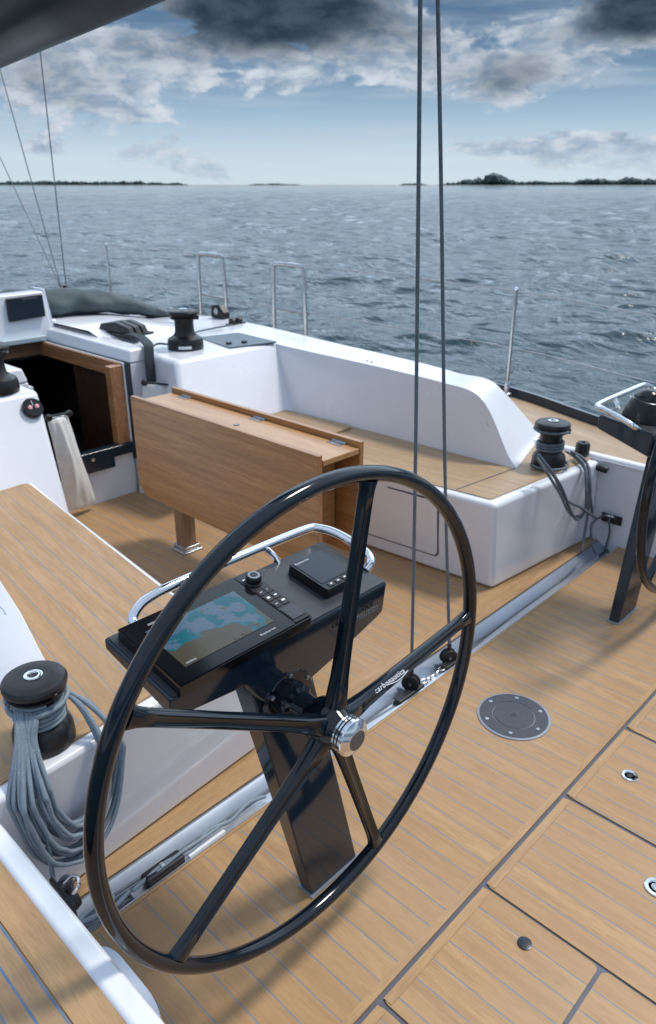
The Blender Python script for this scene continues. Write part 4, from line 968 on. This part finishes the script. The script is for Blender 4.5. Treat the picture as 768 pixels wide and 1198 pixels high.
# chartplotter
cp = thing('chartplotter', P(-.112, .095), 'black marine chartplotter showing a blue and beige chart, set in the near console', 'chartplotter')
mk('housing', plate(-.270, .046, -.004, .192, .001, .024, .005), M_blackg, cp)
mk('front_glass', plate(-.267, .002, -.001, .189, .024, .0262, .004), M_blackg, cp)
def screen():
    lo = P(-.236, .030, .0266); me = NB(); M = frame(lo, (1, 0, 0), Vector((0, .21, .032)))
    o = bpy.data.objects.new('display', bpy.data.meshes.new('display')); COL.objects.link(o); o.parent = cp
    w, h = .209, .122; v = [me.verts.new(p) for p in ((0, 0, 0), (w, 0, 0), (w, h, 0), (0, h, 0))]; me.faces.new(v)
    r = bmesh.ops.extrude_face_region(me, geom=me.faces[:]); bmesh.ops.translate(me, verts=[g for g in r['geom'] if isinstance(g, bmesh.types.BMVert)], vec=(0, 0, .0006)); bmesh.ops.recalc_face_normals(me, faces=me.faces[:])
    me.to_mesh(o.data); me.free(); o.data.materials.append(M_chart); o.matrix_local = Matrix.Translation(-cp.location) @ M
screen()
dsp = [o for o in cp.children if o.name.startswith('display')][0]
for u, v, w, h, mt in ((-.234, .146, .060, .0045, M_letterd), (-.170, .1465, .020, .0035, M_letterd), (-.120, .0335, .008, .006, M_seam), (-.100, .0335, .008, .006, M_seam), (-.230, .034, .022, .004, M_letterd)):
    mk('screen_mark', plate(u, u + w, v, v + h, .0272, .0275, .0005), mt, dsp)
mk('lettering', text_bm('Raymarine', .0070, frame(P(-.075, .012, .0264), (1, 0, 0), Vector((0, .21, .032))), .0003, 1.25), M_letter, cp)
kp = mk('keypad', plate(.004, .044, .001, .187, .024, .0268, .003), M_black, cp)
for i in range(4):
    for j in range(2):
        v1 = .126 - i * .024; u0 = .006 + j * .0185
        if i == 3: continue
        k = mk('key', plate(u0, u0 + .0165, v1 - .021, v1, .0266, .0284, .002), M_black, kp)
mk('key', plate(.006, .041, .010, .050, .0266, .0284, .002), M_podtop, kp)
def icon(u, v, w, h, parent, mat=M_letter, hh=.0285): mk('key_mark', plate(u, u + w, v, v + h, hh - .0004, hh + .0004, .0008), mat, parent)
for (u, v, w, h) in ((.010, .164, .007, .005), (.0105, .113, .006, .0014), (.030, .114, .002, .002), (.010, .088, .007, .006), (.029, .089, .007, .004), (.0105, .066, .006, .0016), (.029, .066, .008, .005)): icon(u, v, w, h, kp)
kn = P(.024, .150, .024); nv = Vector((0, -.032, .21)).normalized()
k = mk('knob', lathe(NB(), [(.0185, .002), (.0185, .006), (.0165, .008), (.0165, .020), (.0150, .0225), (.0125, .0228)], kn, 36, nv), M_blackg, kp)
mk('knob_ring', lathe(NB(), [(.0128, .0222), (.0122, .0236), (.0088, .0236), (.0084, .0222)], kn, 36, nv), plain('knob_silver', (.30, .32, .35), .35, metal=.5), k)
mk('knob_centre', lathe(NB(), [(.0084, .0215), (.0078, .0226), (0, .0218)], kn, 30, nv), M_black, k)
# autopilot display
ap = thing('autopilot_display', P(.18, .10), 'small square dark instrument display at the right end of the near console', 'display')
mk('housing', plate(.130, .232, .036, .158, .001, .026, .008, .03), M_blackg, ap)
mk('glass', plate(.137, .226, .060, .151, .0262, .0272, .004), M_screen, ap)
mk('lettering', text_bm('Raymarine', .0085, frame(P(.140, .1425, .0274), (1, 0, 0), Vector((0, .21, .032))), .0002, 1.1), M_letter, ap)
for u in (.145, .166, .187, .208):
    kk = mk('key', plate(u, u + .016, .042, .055, .0258, .0276, .002), M_black, ap); icon(u + .005, .047, .006, .0035, kk, hh=.0278)

st, P2, plate2, hb2 = console(2.885, -1, 'far black helm console with a chrome rail at the right edge', 'black helm consoles', False)
# compass dome on the far console
cc = P2(.16, .10, .0); cpt = thing('compass', cc, 'black domed compass on the far console, cut by the right edge of the picture', 'compass')
nv2 = nv
mk('binnacle', lathe(NB(), [(.075, 0), (.073, .02), (.062, .06), (.056, .072), (.052, .074)], cc, 40, nv2), M_black, cpt)
mk('dome', lathe(NB(), [(.052, .070), (.050, .084), (.040, .100), (.022, .110), (0, .113)], cc, 40, nv2), M_blackg, cpt)
mk('binnacle_ring', lathe(NB(), [(.057, .070), (.057, .076), (.053, .078), (.052, .072)], cc, 40, nv2), M_aluD, cpt)

# ---------------------------------------------------------------- wheels
def wheel():
    C0 = Vector((.8516, .8263, .6456)); R0 = .5
    t = thing('steering_wheel', C0, 'large near black steering wheel with a chrome hub, filling the middle of the picture', 'steering wheel', 'black five-spoke steering wheels')
    b = NB(); seg, n = 16, 128; prof = []
    for j in range(seg):
        a = 2 * math.pi * j / seg; prof.append((.0150 * math.cos(a), .0165 * math.sin(a)))     # (radial, axial)
    V = []
    for i in range(n):
        A = 2 * math.pi * i / n; rg = []
        for dr, dy in prof: rg.append(b.verts.new(C0 + Vector((math.cos(A) * (R0 + dr), dy, math.sin(A) * (R0 + dr)))))
        V.append(rg)
    for i in range(n):
        for j in range(seg): b.faces.new((V[i][j], V[i][(j + 1) % seg], V[(i + 1) % n][(j + 1) % seg], V[(i + 1) % n][j]))
    mk('rim', b, M_carbon, t)
    H = C0 + Vector((0, -.022, 0))
    for k, adeg in enumerate((76.3, 2.2, -69.3, -141.2, 149.0)):
        a = R(adeg); e = Vector((math.cos(a), 0, math.sin(a))); sd = Vector((-math.sin(a), 0, math.cos(a))); b = NB(); rings = []
        for f, w, h in ((.03, .025, .020), (.06, .020, .019), (.085, .0175, .018), (.10, .0165, .0165), (.16, .0150, .015), (.30, .0140, .014), (.43, .0138, .0135), (.452, .0145, .0135), (.468, .0160, .0135), (.487, .021, .0135)):
            c = H + e * f + Vector((0, .022 * min(1, f / .47), 0)); rg = []
            for j in range(28):
                q = 2 * math.pi * j / 28; cs, sn = math.cos(q), math.sin(q)
                x = math.copysign(abs(cs) ** .75, cs) * w; y = math.copysign(abs(sn) ** .75, sn) * h
                if .07 < f < .45 and sn < -.3: y += .0095 * max(0, 1 - (abs(cs) / .62) ** 3)     # flute along the aft face
                rg.append(c + sd * x + Vector((0, y, 0)))
            rings.append(rg)
        s = mk('spoke', loft(b, rings), M_carbon, t)
        if k == 1:
            nn = (Vector((0, -1, 0)) * math.cos(R(40)) + sd * math.sin(R(40))).normalized(); yy = nn.cross(e)
            M = frame(H + e * .120 + nn * .0158 - yy * .0030 + Vector((0, .006, 0)), e, yy)
            mk('lettering', text_bm('carbonautica', .0165, M, .0016, 1.12), M_letter, s)
            b = NB(); pts = [H + e * (.160 + .066 * q) + nn * .0162 + Vector((0, .0075, 0)) + yy * (-.004 - .005 * math.sin(math.pi * q)) for q in [i / 12 for i in range(13)]]
            mk('logo_swoosh', tube(b, pts, .0009, 5), M_letter, s)
    ax = (0, -1, 0)
    mk('hub', lathe(NB(), [(0, -.06), (.030, -.058), (.044, -.04), (.049, -.010), (.047, .012), (.036, .026), (.034, .034), (0, .034)], H, 44, ax), M_carbon, t)
    K = 1.13
    cap = mk('hub_cap', lathe(NB(), [(r * K, z) for r, z in [(.026, .030), (.0335, .032), (.0335, .036), (.0300, .0365), (.0300, .0395), (.034, .040), (.034, .0435), (.0300, .044), (.0300, .047), (.0345, .0475), (.0345, .053), (.0330, .0555), (.0205, .0640), (.0190, .0645)]], H, 64, ax), M_chrome, t, angle=22)
    for z in (.038, .0455): mk('hub_groove', lathe(NB(), [(.0318 * K, z - .0018), (.0318 * K, z + .0018)], H, 64, ax), M_blackg, cap)
    mk('hub_badge', lathe(NB(), [(.0215, .0630), (.0209, .0652), (.0, .0656)], H, 40, ax), plain('grey_badge', (.10, .10, .11), .45, metal=.3), cap)
    return t
w = wheel()
w2 = copy_tree(w); w2.location = (2.885, .8263, .6456); w2['label'] = 'far black steering wheel, only its rim showing at the right edge'
w2.rotation_euler = (0, R(-8), 0)

# ---------------------------------------------------------------- small fittings at the cockpit sides
def cleat(c, nx, lab, rope_pts, roplab):
    t = thing('cam_cleat', c, lab, 'cleat', 'cleats on the cockpit sides'); c = Vector(c); n = Vector((nx, 0, 0))
    b = NB(); 
    for s in (-1, 1):
        mk('cam', lathe(NB(), [(.017, 0), (.019, .014), (.014, .026), (0, .028)], c + Vector((0, s * .022, 0)), 18, n), M_black, t)
    x0, x1 = sorted((c.x - nx * .002, c.x + nx * .007)); box(b, x0, x1, c.y - .05, c.y + .05, c.z - .022, c.z + .022); mk('base', b, M_black, t, bevel=.003)
    mk('fairlead', tube(NB(), [c + Vector((nx * .008, -.02, .01)), c + Vector((nx * .035, -.014, .026)), c + Vector((nx * .038, .014, .026)), c + Vector((nx * .008, .02, .01))], .0042, 10, smooth=5), M_chrome, t)
    ctrl(rope_pts, .0052, M_roped, 'control_line', roplab)
cS = at_x(716, 607, 3.325)
cleat(cS, -1, 'black cam cleat with chrome fairlead on the far cockpit side', [at_z(697, 648, -.01), at_x(694, 640, 3.20), at_x(692, 615, 3.27), at_x(705, 604, 3.29), at_x(716, 604, 3.30), cS + Vector((-.03, 0, 0)), at_x(713, 625, 3.31), at_x(706, 648, 3.30), at_z(702, 652, -.01)], 'slate line looping from the track end up to the far cleat')
cP = Vector((.422, 1.325, .06))
cP = at_x(73, 1052, .425)
cleat(cP, 1, 'black cam cleat with chrome fairlead at the near left end of the track', [at_x(68, 1066, .45), at_x(66, 1046, .45), at_x(72, 1030, .455), at_x(80, 1026, .46), at_x(84, 1036, .465), at_x(82, 1050, .47)], 'small loop of grey rope standing from the near cleat')
ctrl([(.45, 1.30, -.01), (.47, 1.275, .02), (.50, 1.255, .03), (.55, 1.255, .025), (.575, 1.285, .015), (.54, 1.30, .0), (.49, 1.285, .01), (.50, 1.26, .012), (.57, 1.262, .005), (.62, 1.28, -.005)], .0062, M_rope, 'coiled_end', 'small curl of grey rope at the left end of the track', 7)
q = [at_x(x, y, X) for x, y, X in ((662, 528, 3.1), (676, 536, 3.28), (697, 545, 3.3))]
t = thing('tiller_handle', q[2], 'thin dark rod with a black rubber grip lying against the far cockpit side', 'handle')
mk('rod', tube(NB(), q, .0055, 8, smooth=4), M_steel, t); mk('grip', tube(NB(), [at_x(695, 544.5, 3.30), at_x(701, 547, 3.305), at_x(711, 550.5, 3.31)], [.009, .016, .017, .017, .014], 12, smooth=4), M_black, t)
p = at_z(681, 530, .42); tag(mk('deck_filler', lathe(NB(), [(.034, 0), (.034, .045), (.028, .055), (.012, .055), (.012, .046), (0, .046)], p, 28), M_black), 'short black cylinder fitting on the teak side deck behind the far winch', 'fitting')
# the white foot chock beside the port side
def chock():
    out = rounded([(.407, 1.01), (.44, 1.04), (.475, 1.035), (.575, .90), (.585, .62), (.407, .62)], .03, 6)
    inn = rounded([(.412, 1.00), (.44, 1.02), (.47, 1.015), (.555, .885), (.563, .62), (.412, .62)], .03, 6)
    pass
t = thing('foot_chock', (.45, .9, 0), 'pale blue-white plastic foot rest against the cockpit edge at bottom left', 'foot rest')
q0 = [at_z(x, y, .10) for x, y in ((108, 1110), (124, 1106), (138, 1114), (178, 1163), (188, 1185), (188, 1215), (170, 1215))]
out = rounded([tuple(p.to_2d()) for p in q0], .03, 5); c = sum((Vector(p) for p in out), Vector((0, 0))) / len(out)
mk('pad', prism(NB(), [(x + .012, y, .002) for x, y in out], [(x, y, .10) for x, y in out]), M_white2, t, bevel=.006)
inn = [tuple(at_z(x, y, .102).to_2d()) for x, y in ((118, 1118), (127, 1117), (176, 1190), (178, 1215), (176, 1215))]
mk('step_line', prism(NB(), [(x, y, .099) for x, y in inn], [(x, y, .1035) for x, y in inn]), M_white, t, bevel=.001, seg=1)
# small vent slot left edge
tag(mk('coaming_trim', tube(NB(), [at_z(0, 710, .55), at_z(4, 713, .55), at_z(7, 719, .545)], .0018, 8), M_steel), 'thin metal trim at the left edge on the white coaming', 'trim')

# ---------------------------------------------------------------- guard rails
def gate(y0, y1, lab, base):
    t = thing('gate_hoop', (4.0, (y0 + y1) / 2, base), lab, 'guard rail', 'steel hoops in the guard rail')
    zt = 1.083; mk('hoop', tube(NB(), [(4.0, y0 + .02, base), (4.0, y0 + .01, zt - .08), (4.0, y0, zt - .025), (4.0, y0 - .03, zt), (4.0, y1 + .03, zt), (4.0, y1, zt - .025), (4.0, y1 - .012, zt - .08), (4.0, y1 - .03, base)], .016, 12, smooth=5), M_steel, t)
    mk('cross_bar', tube(NB(), [(4.0, y0 + .03, .758), (4.0, y1 - .055, .748)], .009, 10), M_steel, t)
    for y in (y0 + .02, y1 - .03): mk('foot', lathe(NB(), [(.03, 0), (.03, .006), (.016, .012), (.016, .05), (0, .05)], (4.0, y, base), 16), M_steel, t)
    return t
g1 = gate(5.33, 5.02, 'left of the two upright steel hoops beyond the cabin top', .465)
g2 = copy_tree(g1); g2.location = (4.0, 4.245, .445); g2['label'] = 'right of the two upright steel hoops, nearer the vertical ropes'
def stanchion(x, y, b, tz, lab):
    t = thing('stanchion', (x, y, b), lab, 'stanchion', 'single steel stanchions')
    mk('post', tube(NB(), [(x, y, b), (x, y, tz)], [.0115, .0115, .0095], 12), M_steel, t); mk('socket', lathe(NB(), [(.032, 0), (.032, .008), (.018, .014), (.018, .07), (.015, .075), (0, .075)], (x, y, b), 18), M_steel, t)
    mk('cap', lathe(NB(), [(.012, 0), (.014, .006), (.010, .016), (0, .018)], (x, y, tz - .004), 14), M_chrome, t)
stanchion(4.01, 2.33, .43, 1.052, 'steel stanchion standing beyond the sloping end of the coaming')
stanchion(3.98, 6.74, .49, 1.085, 'thin steel stanchion farthest away, left of both hoops')
def wire(pts, lab, r=.0036, name='lifeline', cat='wire', grp='guard rail wires', mat=M_steel): return tag(mk(name, tube(NB(), pts, r, 6, smooth=6), mat), lab, cat, grp)
wire([(3.6, 8.6, 1.10), (3.98, 6.74, 1.082), (4.0, 5.33, 1.078), (4.0, 4.13, 1.074), (4.01, 2.33, 1.044), (3.80, 1.2, 1.01), (3.6, -.6, 1.0)], 'upper thin guard wire running past the hoops and stanchions')
wire([(3.6, 8.6, .79), (3.98, 6.74, .765), (4.0, 5.33, .755), (4.0, 4.13, .742), (4.01, 2.33, .715), (3.80, 1.2, .69), (3.6, -.6, .69)], 'lower thin guard wire running past the hoops and stanchions')
def shroud(a, b, lab):
    a, b = Vector(a), Vector(b); wire([b, a, b + (a - b) * 3.2], lab, .0055, 'shroud', 'wire', 'steel shrouds', M_roped)
    tag
shroud((3.9, 7.359, 2.731), (3.9, 7.472, .55), 'steepest steel shroud rising beside the display panel')
shroud((3.9, 8.21, 2.656), (3.9, 7.55, .55), 'steel shroud sloping up left behind the steepest one')
shroud((3.9, 8.55, 1.92), (3.9, 7.52, .55), 'lowest sloping steel shroud at the left edge')
t = tag(mk('chain_plate', lathe(NB(), [(.05, 0), (.05, .02), (.02, .04), (.02, .16), (0, .16)], (3.9, 7.50, .50), 16), M_winch), 'dark fitting where the three shrouds meet the deck', 'fitting')

# ---------------------------------------------------------------- boom
def boom():
    t = thing('boom', (1.5, 2.5, 2.3), 'dark glossy boom crossing the top left corner overhead', 'boom')
    A = at_z(175, 0, 2.13); B = at_z(0, 75, 2.13); d = (B - A).normalized(); s = Vector((-d.y, d.x, 0));
    if s.x > 0: s = -s
    w, h = .13, .19; b = NB(); rings = []
    for k in (-1.1, 4.2):
        c = A + d * k + s * (w - .012) + Vector((0, 0, h - .055)); rg = []
        for j in range(28):
            a = 2 * math.pi * j / 28; rg.append(c + s * w * math.copysign(abs(math.cos(a)) ** .8, math.cos(a)) + Vector((0, 0, h * math.copysign(abs(math.sin(a)) ** .9, math.sin(a)))))
        rings.append(rg)
    mk('spar', loft(b, rings), M_boom, t)
boom()
